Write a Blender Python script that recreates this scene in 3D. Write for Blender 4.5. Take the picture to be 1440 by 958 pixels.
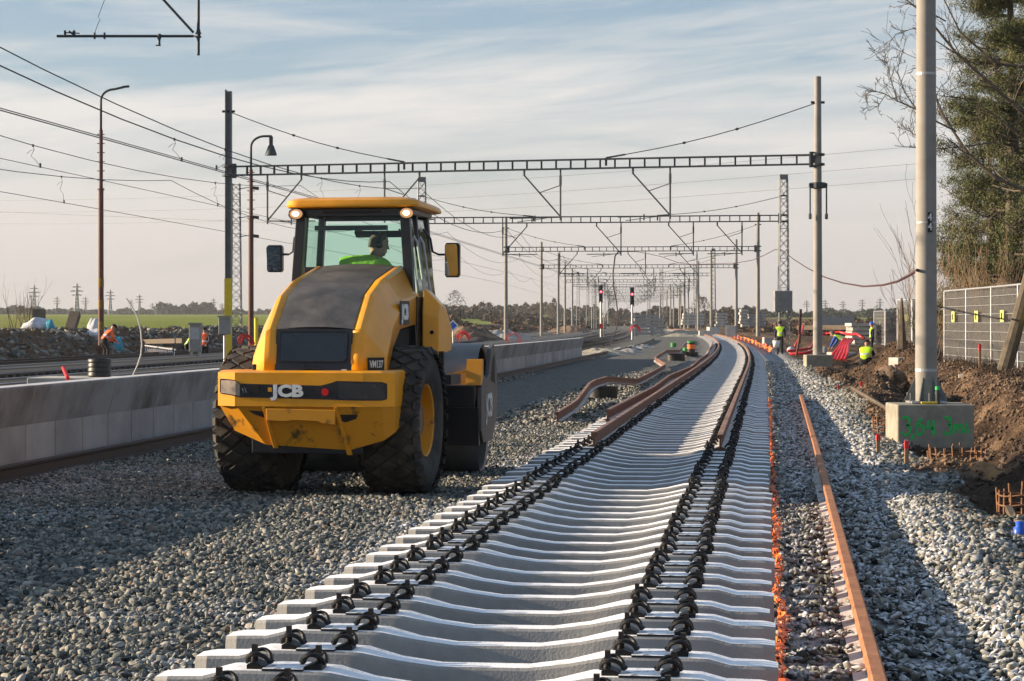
import bpy, math, random
import numpy as np
from mathutils import Vector, Matrix, noise as mnoise

for _o in list(bpy.data.objects): bpy.data.objects.remove(_o)
SC = bpy.context.scene
COL = SC.collection
R = math.radians
random.seed(7)
rng = np.random.default_rng(7)

# ------------------------------------------------------------------ camera
F, HZ, EYE = 3060.0, 454.0, 1.70
cam_d = bpy.data.cameras.new('camera')
cam_d.sensor_width = 36.0
cam_d.lens = F / 1440 * 36
cam_d.shift_y = -(479 - HZ) / 1440
cam_d.clip_start = 0.5
cam_d.clip_end = 9000
cam = bpy.data.objects.new('camera', cam_d)
COL.objects.link(cam)
cam.location = (0, 0, EYE)
cam.rotation_euler = (R(90), 0, 0)
SC.camera = cam

# ------------------------------------------------------------------ sun, sky, exposure
SUN_EL, SUN_AZ = R(14.5), R(-82)        # azimuth from +Y, negative to the left
sv = Vector((math.sin(SUN_AZ) * math.cos(SUN_EL), math.cos(SUN_AZ) * math.cos(SUN_EL), math.sin(SUN_EL)))
sun_d = bpy.data.lights.new('sun', 'SUN')
sun_d.energy = 5.0
sun_d.angle = R(0.5)
sun_d.color = (1.0, 0.80, 0.58)
sun = bpy.data.objects.new('sun', sun_d)
COL.objects.link(sun)
sun.rotation_euler = sv.to_track_quat('Z', 'Y').to_euler()
sun.location = (-60, 10, 40)

W = bpy.data.worlds.new('World')
SC.world = W
W.use_nodes = True
nt = W.node_tree
nt.nodes.clear()
def wn(t, **k):
    n = nt.nodes.new(t)
    for a, b in k.items(): setattr(n, a, b)
    return n
L = nt.links.new
out = wn('ShaderNodeOutputWorld'); bg = wn('ShaderNodeBackground')
sky = wn('ShaderNodeTexSky', sky_type='NISHITA', sun_disc=False)
sky.sun_elevation = SUN_EL; sky.sun_rotation = SUN_AZ
sky.air_density = 1.0; sky.dust_density = 1.5; sky.ozone_density = 1.5
bg.inputs['Strength'].default_value = 0.083
tc = wn('ShaderNodeTexCoord'); sep = wn('ShaderNodeSeparateXYZ')
L(tc.outputs['Generated'], sep.inputs[0])
def math_n(op, a, b=None):
    n = wn('ShaderNodeMath', operation=op)
    for i, v in enumerate((a, b)):
        if v is None: continue
        if isinstance(v, (int, float)): n.inputs[i].default_value = v
        else: L(v, n.inputs[i])
    return n.outputs[0]
def ramp_n(fac, stops):
    n = wn('ShaderNodeValToRGB')
    e = n.color_ramp.elements
    while len(e) < len(stops): e.new(0.5)
    for k, (p, c) in enumerate(stops):
        e[k].position = p; e[k].color = (*c, 1) if len(c) == 3 else c
    L(fac, n.inputs[0]); return n.outputs[0]
# long thin cloud layers low over the horizon
cmb = wn('ShaderNodeCombineXYZ')
L(math_n('MULTIPLY', sep.outputs[0], 3.2), cmb.inputs[0])
L(math_n('MULTIPLY', sep.outputs[1], 0.6), cmb.inputs[1])
zz = math_n('ADD', math_n('MULTIPLY', sep.outputs[2], 30.0), math_n('MULTIPLY', sep.outputs[0], -2.2))
L(zz, cmb.inputs[2])
n1 = wn('ShaderNodeTexNoise'); n1.inputs['Scale'].default_value = 1.0; n1.inputs['Detail'].default_value = 7; n1.inputs['Roughness'].default_value = .52
n1.inputs['Distortion'].default_value = .55
L(cmb.outputs[0], n1.inputs['Vector'])
el_r = ramp_n(math_n('MULTIPLY', sep.outputs[2], 4.0), [(0.0, (0.36,)*3), (0.22, (.28,)*3), (0.27, (.12,)*3), (0.36, (.17,)*3), (0.43, (.10,)*3), (0.50, (-.06,)*3), (1.0, (0.10,)*3)])
n3 = wn('ShaderNodeTexNoise'); n3.inputs['Scale'].default_value = 3.2; n3.inputs['Detail'].default_value = 6; n3.inputs['Roughness'].default_value = .6; n3.inputs['Distortion'].default_value = 1.0
L(cmb.outputs[0], n3.inputs['Vector'])
fine = math_n('MULTIPLY', math_n('SUBTRACT', n3.outputs['Fac'], .5), .42)
cloud = math_n('ADD', math_n('ADD', n1.outputs['Fac'], fine), el_r)
mask = ramp_n(cloud, [(0.44, (0,)*3), (0.72, (1,)*3)])
ccol = ramp_n(math_n('MULTIPLY', sep.outputs[2], 4.0), [(0.0, (3.1, 2.85, 2.70)), (0.15, (3.4, 3.22, 3.12)), (0.3, (3.9, 3.84, 3.78)), (.42, (4.25, 4.15, 4.05)), (.6, (3.6, 3.7, 3.75)), (.75, (2.7, 3.0, 3.3)), (1.0, (1.65, 2.2, 2.95))])
bcol = ramp_n(math_n('MULTIPLY', sep.outputs[2], 4.0), [(0.0, (2.6, 2.6, 2.6)), (0.25, (2.5, 2.75, 2.9)), (0.45, (1.55, 2.3, 2.95)), (1.0, (1.1, 1.8, 3.0))])
mx0 = wn('ShaderNodeMix', data_type='RGBA'); mx0.inputs[0].default_value = .8
L(sky.outputs[0], mx0.inputs[6]); L(bcol, mx0.inputs[7])
mx = wn('ShaderNodeMix', data_type='RGBA')
L(mask, mx.inputs[0]); L(mx0.outputs[2], mx.inputs[6]); L(ccol, mx.inputs[7])
L(mx.outputs[2], bg.inputs[0]); L(bg.outputs[0], out.inputs[0])

SC.view_settings.view_transform = 'Standard'
SC.view_settings.look = 'None'
SC.view_settings.exposure = 1.22
SC.view_settings.gamma = 1.0
SC.view_settings.use_curve_mapping = False
SC.render.engine = 'CYCLES'
SC.cycles.max_bounces = 6
SC.cycles.transparent_max_bounces = 12
SC.cycles.volume_bounces = 0
SC.cycles.volume_step_rate = 5.0

# ------------------------------------------------------------------ layout helpers
_sd = np.array([-200, 0, 60, 100, 150, 200, 260, 333, 450, 570, 900, 5000.])
_ss = np.array([.1165, .1165, .1165, .104, .089, .079, .067, .053, .045, .038, .03, .03])
_gd = np.arange(-200, 5000, 1.0)
_gs = np.interp(_gd, _sd, _ss)
_gx = np.cumsum(_gs); _gx = _gx - np.interp(0, _gd, _gx) - 1.27
def C(d): return np.interp(d, _gd, _gx)            # centreline of the new track
def CH(d): return -math.atan(float(np.interp(d, _sd, _ss)))   # heading as z rotation
def pt(x, y, d): return Vector(((x - 720) / F * d, d, EYE + (HZ - y) / F * d))
def sm(a, b, x):
    t = np.clip((x - a) / (b - a), 0, 1); return t * t * (3 - 2 * t)

_perm = np.random.default_rng(3).permutation(256); _perm = np.concatenate([_perm, _perm])
def vnoise(x, y, s=1.0, oct=3, seed=0):
    x = np.asarray(x, float) * s + seed * 17.3; y = np.asarray(y, float) * s - seed * 9.1
    tot = 0; amp = 1; nrm = 0
    for o in range(oct):
        xi = np.floor(x).astype(int); yi = np.floor(y).astype(int)
        u = x - xi; v = y - yi; u = u*u*(3-2*u); v = v*v*(3-2*v)
        def h(a, b): return _perm[(_perm[a & 255] + b) & 255] / 255.0
        r = (h(xi, yi)*(1-u) + h(xi+1, yi)*u)*(1-v) + (h(xi, yi+1)*(1-u) + h(xi+1, yi+1)*u)*v
        tot = tot + (r*2-1)*amp; nrm += amp; amp *= .5; x = x*2.03; y = y*2.03
    return tot / nrm

def H(o, d):
    """ground height at offset o from the new track's centreline, d metres ahead"""
    o = np.asarray(o, float); d = np.asarray(d, float)
    z = vnoise(o, d, .5, 2, 1) * .02
    z = z + .05 * vnoise(o, d, 1.6, 2, 4) * sm(-3.6, -3.2, o) * (1 - sm(-1.6, -1.3, o)) * sm(26, 34, d)
    # shoulder of heaped stones right of the loose rail
    z = z + (.11 + .07 * vnoise(o, d, .9, 2, 2)) * sm(2.15, 2.65, o) * (1 - sm(2.9, 3.5, o)) * (1 - sm(9, 40, d) * .5)
    z = z + .045 * np.sin(2*np.pi*d/.6) * sm(1.38, 1.5, o) * (1 - sm(2.0, 2.3, o)) * (1 - sm(18, 24, d))
    # excavated soil
    soil = sm(2.9, 3.5, o)
    pit = sm(3.1, 3.9, o) * (1 - sm(4.5, 5.3, o)) * sm(24, 29, d)
    z = z - .50 * pit * (1 - sm(60, 90, d)) * (.6 + .5 * vnoise(o, d, .18, 2, 15))
    z = z + soil * (1 - sm(6.3, 7.5, o)) * (.36 * vnoise(o, d, .5, 4, 5) + .08 + .17 * vnoise(o, d, 2.2, 4, 6)) * (1 - .6 * sm(80, 130, d))
    z = z + .62 * np.exp(-((d - 44) / 4) ** 2 - ((o - 3.6) / .7) ** 2) + .42 * np.exp(-((d - 35) / 2.2) ** 2 - ((o - 5.0) / .7) ** 2) + .40 * np.exp(-((d - 21) / 1.6) ** 2 - ((o - 4.1) / .5) ** 2) + .8 * np.exp(-((d - 66) / 5) ** 2 - ((o - 5.0) / .8) ** 2) + .5 * np.exp(-((d - 23.5) / 2.0) ** 2 - ((o - 4.2) / .7) ** 2)
    near = 1 - sm(22, 27, d)
    z = z - .22 * sm(3.0, 3.8, o) * near * (1 - sm(4.6, 5.6, o))
    z = z - .20 * np.exp(-((d - 25) / 2.4) ** 2 - ((o - 3.6) / .55) ** 2)
    z = z + sm(4.7 , 5.9, o + .35 * vnoise(o, d, .35, 3, 8)) * (.52 + .05 * vnoise(o, d, .8, 3, 9)) * (1 - .35 * sm(65, 100, d)) * sm(18, 30, d + o)
    z = z + .35 * np.exp(-((d - 56) / 6) ** 2 - ((o - 3.9) / .9) ** 2)
    # bank on the left below the field
    bn = 1.0 * vnoise(o, d, .12, 3, 11)
    b = sm(-28.6, -32.5, o + bn)
    z = z + b * (1.30 + .22 * vnoise(o, d, .3, 3, 12) * (1 - sm(-38, -60, o))) + sm(-27.5, -30, o) * .12 * vnoise(o, d, 1.1, 3, 13)
    # country rises gently away from the line
    X = C(d) + o
    dist = np.hypot(X, d)
    away = np.maximum(sm(-30, -60, o), sm(9, 40, o))
    away = np.maximum(away, sm(620, 900, d))
    z = z + away * np.maximum(0, dist - 150) * .0048 * (1 - .5 * sm(900, 2500, dist))
    return z
def Hx(X, d): return float(H(X - C(d), d))

# ------------------------------------------------------------------ object helpers
def tag(o, label=None, cat=None, group=None, kind=None):
    if label: o['label'] = label
    if cat: o['category'] = cat
    if group: o['group'] = group
    if kind: o['kind'] = kind
    return o
def thing(name, label, cat, loc=(0, 0, 0), rotz=0, group=None):
    o = bpy.data.objects.new(name, None); COL.objects.link(o)
    o.location = loc; o.rotation_euler = (0, 0, rotz); o.empty_display_size = .3
    return tag(o, label, cat, group)
def copy_tree(o, parent=None):
    c = o.copy(); COL.objects.link(c)
    if parent is not None: child(c, parent)
    for ch in list(KIDS.get(o.name, [])): copy_tree(ch, c)
    return c
KIDS = {}
def child(o, parent):
    o.parent = parent; KIDS.setdefault(parent.name, []).append(o)

class MB:
    def __init__(s): s.v = []; s.f = []; s.m = []; s.cm = 0
    def add(s, vs, fs):
        b = len(s.v); s.v += [tuple(p) for p in vs]
        for f in fs: s.f.append(tuple(b + i for i in f)); s.m.append(s.cm)
        return s
    def box(s, c, d, rot=None):
        x, y, z = (k / 2 for k in d)
        vs = [Vector((a, b_, c_)) for a in (-x, x) for b_ in (-y, y) for c_ in (-z, z)]
        if rot is not None:
            M_ = rot if isinstance(rot, Matrix) else Matrix.Rotation(rot, 3, 'Z')
            vs = [M_ @ v for v in vs]
        c = Vector(c)
        return s.add([v + c for v in vs], [(0,1,3,2),(4,6,7,5),(0,4,5,1),(2,3,7,6),(0,2,6,4),(1,5,7,3)])
    def bar(s, a, b, w, h=None):
        """square bar from a to b"""
        a, b = Vector(a), Vector(b); h = h or w
        d = (b - a); l = d.length
        q = d.to_track_quat('Y', 'Z').to_matrix()
        return s.box((a + b) / 2, (w, l, h), q)
    def tube(s, a, b, r, r2=None, n=8, cap=True):
        return s.poly([a, b], [r, r if r2 is None else r2], n, cap)
    def poly(s, pts, r, n=6, cap=True):
        pts = [Vector(p) for p in pts]
        if not isinstance(r, (list, tuple)): r = [r] * len(pts)
        ref = None; base = len(s.v); rings = []
        for i, p in enumerate(pts):
            t = (pts[min(i+1, len(pts)-1)] - pts[max(i-1, 0)])
            if t.length < 1e-9: t = Vector((0, 0, 1))
            t.normalize()
            if ref is None: ref = Vector((0, 0, 1)) if abs(t.z) < .9 else Vector((1, 0, 0))
            u = (ref - t * ref.dot(t))
            if u.length < 1e-4: u = t.orthogonal()
            u.normalize(); ref = u; w = t.cross(u)
            for k in range(n):
                a = 2 * math.pi * k / n + math.pi / n
                s.v.append(tuple(p + (u * math.cos(a) + w * math.sin(a)) * r[i]))
        for i in range(len(pts) - 1):
            for k in range(n):
                a = base + i*n + k; b = base + i*n + (k+1) % n
                s.f.append((a, b, b + n, a + n)); s.m.append(s.cm)
        if cap:
            s.f.append(tuple(base + k for k in range(n))[::-1]); s.m.append(s.cm)
            e = base + (len(pts)-1) * n
            s.f.append(tuple(e + k for k in range(n))); s.m.append(s.cm)
        return s
    def prism(s, poly, axis, a, b):
        """poly = 2d points; axis 'x': (y,z) extruded in x, 'y': (x,z), 'z': (x,y)"""
        def P(u, v, w): return {'x': (w, u, v), 'y': (u, w, v), 'z': (u, v, w)}[axis]
        n = len(poly)
        vs = [P(u, v, a) for u, v in poly] + [P(u, v, b) for u, v in poly]
        fs = [tuple(range(n))[::-1], tuple(range(n, 2*n))] + [(i, (i+1) % n, n + (i+1) % n, n + i) for i in range(n)]
        return s.add(vs, fs)
    def lathe(s, prof, c=(0,0,0), axis='z', n=24, a0=0, a1=2*math.pi):
        """prof = list of (r, h) along the axis"""
        c = Vector(c); full = abs(a1 - a0 - 2*math.pi) < 1e-6; m = n if full else n + 1
        base = len(s.v)
        for r, h in prof:
            for k in range(m):
                a = a0 + (a1 - a0) * k / n
                u, w = r * math.cos(a), r * math.sin(a)
                p = {'z': (u, w, h), 'x': (h, u, w), 'y': (u, h, w)}[axis]
                s.v.append(tuple(c + Vector(p)))
        for i in range(len(prof) - 1):
            for k in range(n):
                a = base + i*m + k; b = base + i*m + (k+1) % m
                s.f.append((a, b, b + m, a + m)); s.m.append(s.cm)
        return s
    def build(s, name, mat, parent=None, smooth=False, world=False, bevel=0, auto=None):
        me = bpy.data.meshes.new(name)
        off = Vector(parent.location) if (parent is not None and world) else Vector((0, 0, 0))
        vs = [(v[0]-off.x, v[1]-off.y, v[2]-off.z) for v in s.v] if world and parent is not None else s.v
        me.from_pydata(vs, [], s.f)
        mats = mat if isinstance(mat, (list, tuple)) else [mat]
        for m_ in mats: me.materials.append(m_)
        if len(mats) > 1: me.polygons.foreach_set('material_index', s.m)
        import bmesh
        bm = bmesh.new(); bm.from_mesh(me); bmesh.ops.recalc_face_normals(bm, faces=bm.faces); bm.to_mesh(me); bm.free()
        if smooth: me.polygons.foreach_set('use_smooth', [True] * len(me.polygons))
        if auto is not None:
            try:
                me.polygons.foreach_set('use_smooth', [True] * len(me.polygons)); me.set_sharp_from_angle(angle=R(auto))
            except Exception: pass
        me.update()
        o = bpy.data.objects.new(name, me); COL.objects.link(o)
        if bevel:
            b = o.modifiers.new('bevel', 'BEVEL'); b.width = bevel; b.segments = 2; b.limit_method = 'ANGLE'; b.angle_limit = R(35)
        if parent is not None: child(o, parent)
        return o

def np_mesh(name, V, Fc, mat, attrs=None, parent=None):
    """fast mesh from numpy arrays; Fc (n,k)"""
    me = bpy.data.meshes.new(name)
    n, k = Fc.shape
    me.vertices.add(len(V)); me.vertices.foreach_set('co', np.ascontiguousarray(V, dtype=np.float32).ravel())
    me.loops.add(n * k); me.loops.foreach_set('vertex_index', Fc.astype(np.int32).ravel())
    me.polygons.add(n); me.polygons.foreach_set('loop_start', np.arange(0, n*k, k, dtype=np.int32))
    try: me.polygons.foreach_set('loop_total', np.full(n, k, dtype=np.int32))
    except Exception: pass
    me.update(calc_edges=True)
    for an, arr in (attrs or {}).items():
        if arr.ndim == 1:
            a = me.attributes.new(an, 'FLOAT', 'POINT'); a.data.foreach_set('value', arr.astype(np.float32))
        else:
            a = me.attributes.new(an, 'FLOAT_COLOR', 'POINT'); a.data.foreach_set('color', arr.astype(np.float32).ravel())
    me.materials.append(mat)
    o = bpy.data.objects.new(name, me); COL.objects.link(o)
    if parent is not None: child(o, parent)
    return o

def text_mesh(name, txt, size, mat, parent=None, loc=(0,0,0), M3=None, extrude=.003, bold=0, sx=1.0, spacing=1.0):
    cu = bpy.data.curves.new(name, 'FONT'); cu.body = txt; cu.size = size; cu.extrude = extrude; cu.offset = bold
    cu.align_x = 'CENTER'; cu.align_y = 'CENTER'; cu.space_character = spacing; cu.resolution_u = 3
    t = bpy.data.objects.new('tmp', cu); COL.objects.link(t)
    dg = bpy.context.evaluated_depsgraph_get()
    me = bpy.data.meshes.new_from_object(t.evaluated_get(dg))
    bpy.data.objects.remove(t)
    M3 = M3 or Matrix.Identity(3)
    for v in me.vertices:
        p = M3 @ Vector((v.co.x * sx, v.co.y, v.co.z)); v.co = p + Vector(loc)
    me.materials.clear(); me.materials.append(mat)
    o = bpy.data.objects.new(name, me); COL.objects.link(o)
    if parent is not None: child(o, parent)
    return o

# ------------------------------------------------------------------ materials
def mat(name, col, rough=.6, metal=0., var=.2, scale=6., bump=0., bscale=None, col2=None, spec=.4, coat=0., pos=False, emit=None, estr=0, detail=6, objrand=0., thr=None, bdist=.01):
    m = bpy.data.materials.new(name); m.use_nodes = True
    t = m.node_tree; bs = t.nodes['Principled BSDF']; lk = t.links.new
    bs.inputs['Roughness'].default_value = rough; bs.inputs['Metallic'].default_value = metal
    bs.inputs['Specular IOR Level'].default_value = spec
    bs.inputs['Coat Weight'].default_value = coat
    bs.inputs['Base Color'].default_value = (*col, 1)
    if emit:
        bs.inputs['Emission Color'].default_value = (*emit, 1); bs.inputs['Emission Strength'].default_value = estr
    if var > 0 or bump > 0:
        if pos:
            g = t.nodes.new('ShaderNodeNewGeometry'); src = g.outputs['Position']
        else:
            g = t.nodes.new('ShaderNodeTexCoord'); src = g.outputs['Object']
    if var > 0:
        n = t.nodes.new('ShaderNodeTexNoise'); n.inputs['Scale'].default_value = scale; n.inputs['Detail'].default_value = detail; n.inputs['Roughness'].default_value = .65
        lk(src, n.inputs['Vector'])
        r = t.nodes.new('ShaderNodeValToRGB'); lk(n.outputs['Fac'], r.inputs[0])
        e = r.color_ramp.elements
        c2 = col2 if col2 else tuple(min(1, c * (1 + var)) for c in col)
        c1 = tuple(c * (1 - var) for c in col) if not col2 else col
        lo, hi = thr if thr else (.32, .68)
        e[0].position = lo; e[0].color = (*c1, 1); e[1].position = hi; e[1].color = (*c2, 1)
        last = r.outputs[0]
        if objrand:
            oi = t.nodes.new('ShaderNodeObjectInfo'); hs = t.nodes.new('ShaderNodeHueSaturation')
            mr = t.nodes.new('ShaderNodeMapRange'); mr.inputs[3].default_value = 1 - objrand; mr.inputs[4].default_value = 1 + objrand
            lk(oi.outputs['Random'], mr.inputs[0]); lk(mr.outputs[0], hs.inputs['Value']); lk(last, hs.inputs['Color']); last = hs.outputs[0]
        lk(last, bs.inputs['Base Color'])
        mr = t.nodes.new('ShaderNodeMapRange'); mr.inputs[3].default_value = max(0, rough - .12); mr.inputs[4].default_value = min(1, rough + .12)
        lk(n.outputs['Fac'], mr.inputs[0]); lk(mr.outputs[0], bs.inputs['Roughness'])
    if bump > 0:
        n2 = t.nodes.new('ShaderNodeTexNoise'); n2.inputs['Scale'].default_value = bscale or scale * 5; n2.inputs['Detail'].default_value = 5
        lk(src, n2.inputs['Vector'])
        b = t.nodes.new('ShaderNodeBump'); b.inputs['Strength'].default_value = bump; b.inputs['Distance'].default_value = bdist
        lk(n2.outputs['Fac'], b.inputs['Height']); lk(b.outputs[0], bs.inputs['Normal'])
    return m

def add_top_layer(m, col, lo=.5, hi=.8, amount=1.0, nscale=5.0, thr=(.35, .6), pos=False, attr=None):
    """a dusting (frost, dust) that lies only on upward faces, broken up by noise"""
    t = m.node_tree; bs = t.nodes['Principled BSDF']; lk = t.links.new
    g = t.nodes.new('ShaderNodeNewGeometry'); s = t.nodes.new('ShaderNodeSeparateXYZ'); lk(g.outputs['True Normal'], s.inputs[0])
    mr = t.nodes.new('ShaderNodeMapRange'); mr.inputs[1].default_value = lo; mr.inputs[2].default_value = hi; lk(s.outputs[2], mr.inputs[0])
    tc_ = t.nodes.new('ShaderNodeTexCoord')
    n = t.nodes.new('ShaderNodeTexNoise'); n.inputs['Scale'].default_value = nscale; n.inputs['Detail'].default_value = 6; n.inputs['Roughness'].default_value = .7
    lk(g.outputs['Position'] if pos else tc_.outputs['Object'], n.inputs['Vector'])
    m2 = t.nodes.new('ShaderNodeMapRange'); m2.inputs[1].default_value = thr[0]; m2.inputs[2].default_value = thr[1]; lk(n.outputs['Fac'], m2.inputs[0])
    mu = t.nodes.new('ShaderNodeMath'); mu.operation = 'MULTIPLY'; lk(mr.outputs[0], mu.inputs[0]); lk(m2.outputs[0], mu.inputs[1])
    mu2 = t.nodes.new('ShaderNodeMath'); mu2.operation = 'MULTIPLY'; lk(mu.outputs[0], mu2.inputs[0]); mu2.inputs[1].default_value = amount
    if attr:
        a = t.nodes.new('ShaderNodeAttribute'); a.attribute_name = attr; lk(a.outputs['Fac'], mu2.inputs[1])
    mix = t.nodes.new('ShaderNodeMix'); mix.data_type = 'RGBA'
    old = bs.inputs['Base Color']
    if old.links: lk(old.links[0].from_socket, mix.inputs[6])
    else: mix.inputs[6].default_value = old.default_value
    mix.inputs[7].default_value = (*col, 1)
    lk(mu2.outputs[0], mix.inputs[0]); lk(mix.outputs[2], bs.inputs['Base Color'])
    return m

M = {}
M['yellow'] = mat('machine_yellow', (.80, .33, .008), .36, 0, .12, 2.5, .03, 30, coat=.2, spec=.4)
add_top_layer(M['yellow'], (.30, .20, .10), .45, .95, .4, 3.5, (.42, .66))
M['yellow_dirty'] = mat('machine_yellow_dirty', (.10, .055, .02), .5, 0, .1, 4.5, .05, 30, col2=(.62, .26, .010), thr=(.34, .43), coat=.1, detail=9)
M['black_paint'] = mat('black_paint', (.009, .010, .014), .38, 0, .3, 4, .02, 40, coat=.2)
M['black_cover'] = mat('black_cover', (.04, .038, .037), .55, 0, .25, 3, .05, 60, col2=(.075, .068, .062))
add_top_layer(M['black_cover'], (.20, .18, .155), .3, .8, .5, 2.6, (.40, .66))
M['black_gloss'] = mat('black_gloss', (.012, .015, .02), .18, 0, .3, 4, coat=.5)
M['dark_steel'] = mat('dark_steel', (.035, .035, .036), .6, .2, .3, 5, .1, 30)
M['tyre'] = mat('tyre_rubber', (.022, .021, .020), .85, 0, .3, 5, .5, 60, col2=(.105, .09, .07), thr=(.40, .85))
M['recess_shade'] = mat('recess_shade', (.02, .019, .018), .95, 0, .3, 7)  # near-black tone painted where holes and recesses fall into shade
M['drum_steel'] = mat('drum_steel', (.10, .10, .095), .42, .55, .3, 2.0, .08, 14, col2=(.22, .21, .20))
M['frame_grey'] = mat('frame_grey', (.05, .048, .046), .6, 0, .3, 3, .1, 20, col2=(.12, .11, .10), thr=(.35, .7))
M['white_mark'] = mat('white_mark', (.74, .73, .70), .5, 0, .12, 12)
M['white_worn'] = mat('white_worn', (.22, .21, .20), .6, 0, .1, 9, col2=(.70, .69, .66), thr=(.38, .55))
M['red_refl'] = mat('red_reflector', (.65, .012, .015), .2, 0, 0, coat=.5)
M['lamp_grey'] = mat('lamp_grey', (.16, .15, .14), .3, .1, .3, 9, col2=(.38, .30, .22))
M['mirror'] = mat('mirror', (.9, .9, .9), .02, 1, 0)
M['lens'] = mat('lit_lens', (1, .8, .5), .3, 0, 0, emit=(1, .66, .34), estr=5)
M['lens_ring'] = mat('lamp_housing', (.05, .04, .035), .4, .3, 0)
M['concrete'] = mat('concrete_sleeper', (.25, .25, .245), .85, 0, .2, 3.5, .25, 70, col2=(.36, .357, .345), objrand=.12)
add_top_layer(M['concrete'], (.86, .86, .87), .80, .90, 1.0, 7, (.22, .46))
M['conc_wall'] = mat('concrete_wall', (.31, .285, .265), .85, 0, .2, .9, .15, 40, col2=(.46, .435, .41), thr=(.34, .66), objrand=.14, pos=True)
M['conc_lip'] = mat('stained_shaded_lip', (.13, .115, .10), .9, 0, .2, .8, .2, 40, col2=(.34, .33, .32), thr=(.30, .55), pos=True)  # stains, plus the shade of the overhanging face put into the tone
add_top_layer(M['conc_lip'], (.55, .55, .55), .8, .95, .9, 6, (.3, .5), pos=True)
M['conc_block'] = mat('concrete_block', (.21, .195, .15), .9, 0, .2, 4, .25, 40, col2=(.36, .33, .26))
M['conc_pale'] = mat('concrete_pale', (.42, .40, .36), .85, 0, .2, 2, .1, 30)
M['mast'] = mat('mast_concrete', (.23, .215, .19), .75, 0, .15, 2, .1, 40, col2=(.32, .30, .265))
M['mast_steel'] = mat('mast_steel', (.17, .18, .18), .55, .3, .2, 3)
M['truss'] = mat('truss_paint', (.045, .055, .06), .6, .2, .2, 5)
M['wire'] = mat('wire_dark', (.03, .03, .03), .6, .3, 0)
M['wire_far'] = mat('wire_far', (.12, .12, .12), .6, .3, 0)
M['rust'] = mat('rail_rust', (.12, .055, .032), .75, .15, .2, 6, .3, 50, col2=(.24, .12, .072), thr=(.3, .7))
M['rust_orange'] = mat('rail_rust_orange', (.26, .10, .042), .75, .1, .2, 7, .25, 60, col2=(.44, .20, .095), thr=(.3, .7))
add_top_layer(M['rust'], (.50, .42, .38), .9, .97, .35, 3, (.4, .6))
M['foot_frost'] = mat('frosty_rail_foot', (.30, .23, .18), .7, 0, .2, 5, .1, 40, col2=(.46, .47, .47), thr=(.36, .52))
M['rail_old'] = mat('rail_old', (.055, .036, .028), .6, .3, .2, 3)
M['rail_worn'] = mat('rail_worn', (.30, .29, .28), .35, .8, .1, 3)
M['clip'] = mat('clip_iron', (.014, .014, .014), .5, .4, .3, 60, .2, 90)
M['bolt'] = mat('bolt_rusty', (.055, .042, .034), .7, .2, .3, 60)
M['pad'] = mat('rail_pad', (.02, .02, .021), .5, 0, 0)
add_top_layer(M['pad'], (.85, .87, .9), .8, .95, 1.0, 14, (.36, .5))
M['orange_net'] = mat('orange_net', (.85, .10, .012), .45, 0, .2, 15, col2=(.98, .26, .04))
M['orange_vest'] = mat('orange_vest', (.90, .13, .02), .6, 0, .1, 20)
M['yellow_vest'] = mat('yellow_vest', (.55, .85, .03), .6, 0, .1, 20)
M['green_vest'] = mat('green_vest', (.22, .50, .03), .75, 0, .3, 9, .8, 14, col2=(.38, .70, .06), bdist=.03)
M['navy'] = mat('navy_cloth', (.02, .025, .045), .85, 0, .2, 20)
M['blue_cloth'] = mat('blue_cloth', (.03, .08, .35), .8, 0, .2, 20)
M['dark_cloth'] = mat('dark_cloth', (.016, .016, .018), .9, 0, .2, 20)
M['skin'] = mat('skin', (.48, .27, .19), .55, 0, .1, 20)
M['hair'] = mat('hair_short', (.10, .075, .06), .8, 0, .2, 90)
M['reflective'] = mat('reflective_tape', (.6, .6, .62), .3, .2, 0)
M['helmet_blue'] = mat('helmet_blue', (.03, .12, .6), .35, 0, 0)
M['seat'] = mat('seat_cloth', (.016, .02, .026), .8, 0, .2, 20)
M['corrugated'] = mat('black_plastic', (.015, .015, .015), .45, 0, .2, 9)
M['red_pipe'] = mat('red_plastic', (.55, .018, .022), .4, 0, .1, 9)
M['white_hose'] = mat('white_hose', (.6, .58, .54), .6, 0, .1, 9)
M['cable_red'] = mat('cable_brown', (.06, .022, .02), .6, 0, .2, 3)
M['galv'] = mat('galvanised', (.42, .43, .44), .45, .5, .15, 12)
M['yellow_label'] = mat('yellow_label', (.62, .64, .16), .5, 0, 0)
M['yellow_paint'] = mat('yellow_paint', (.78, .56, .02), .5, 0, .08, 4)
M['blue_paint'] = mat('blue_paint', (.02, .12, .55), .4, 0, 0)
M['blue_bag'] = mat('blue_plastic', (.02, .10, .55), .4, 0, .2, 9)
M['teal_bag'] = mat('teal_bag', (.03, .30, .42), .5, 0, .2, 9)
M['bag'] = mat('white_bag', (.50, .51, .54), .8, 0, .25, 4, .3, 9)
M['cabinet'] = mat('cabinet_grey', (.27, .27, .26), .6, 0, .15, 4)
M['green_spray'] = mat('green_spray', (.02, .55, .10), .6, 0, .2, 30)
M['stake_wood'] = mat('stake_wood', (.34, .20, .12), .8, 0, .2, 20)
M['stake_red'] = mat('stake_red', (.75, .04, .04), .6, 0, .1, 20)
M['timber'] = mat('old_timber', (.11, .085, .06), .85, 0, .3, 9, .3, 30)
M['rebar'] = mat('rebar', (.22, .11, .055), .8, .2, .3, 40)
M['bark'] = mat('bark', (.075, .060, .044), .9, 0, .3, 9, .5, 30, col2=(.14, .115, .08))
M['twig'] = mat('twig', (.085, .066, .05), .85, 0, .2, 9)
M['twig_light'] = mat('dry_twig', (.26, .17, .10), .85, 0, .3, 1.2)
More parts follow.
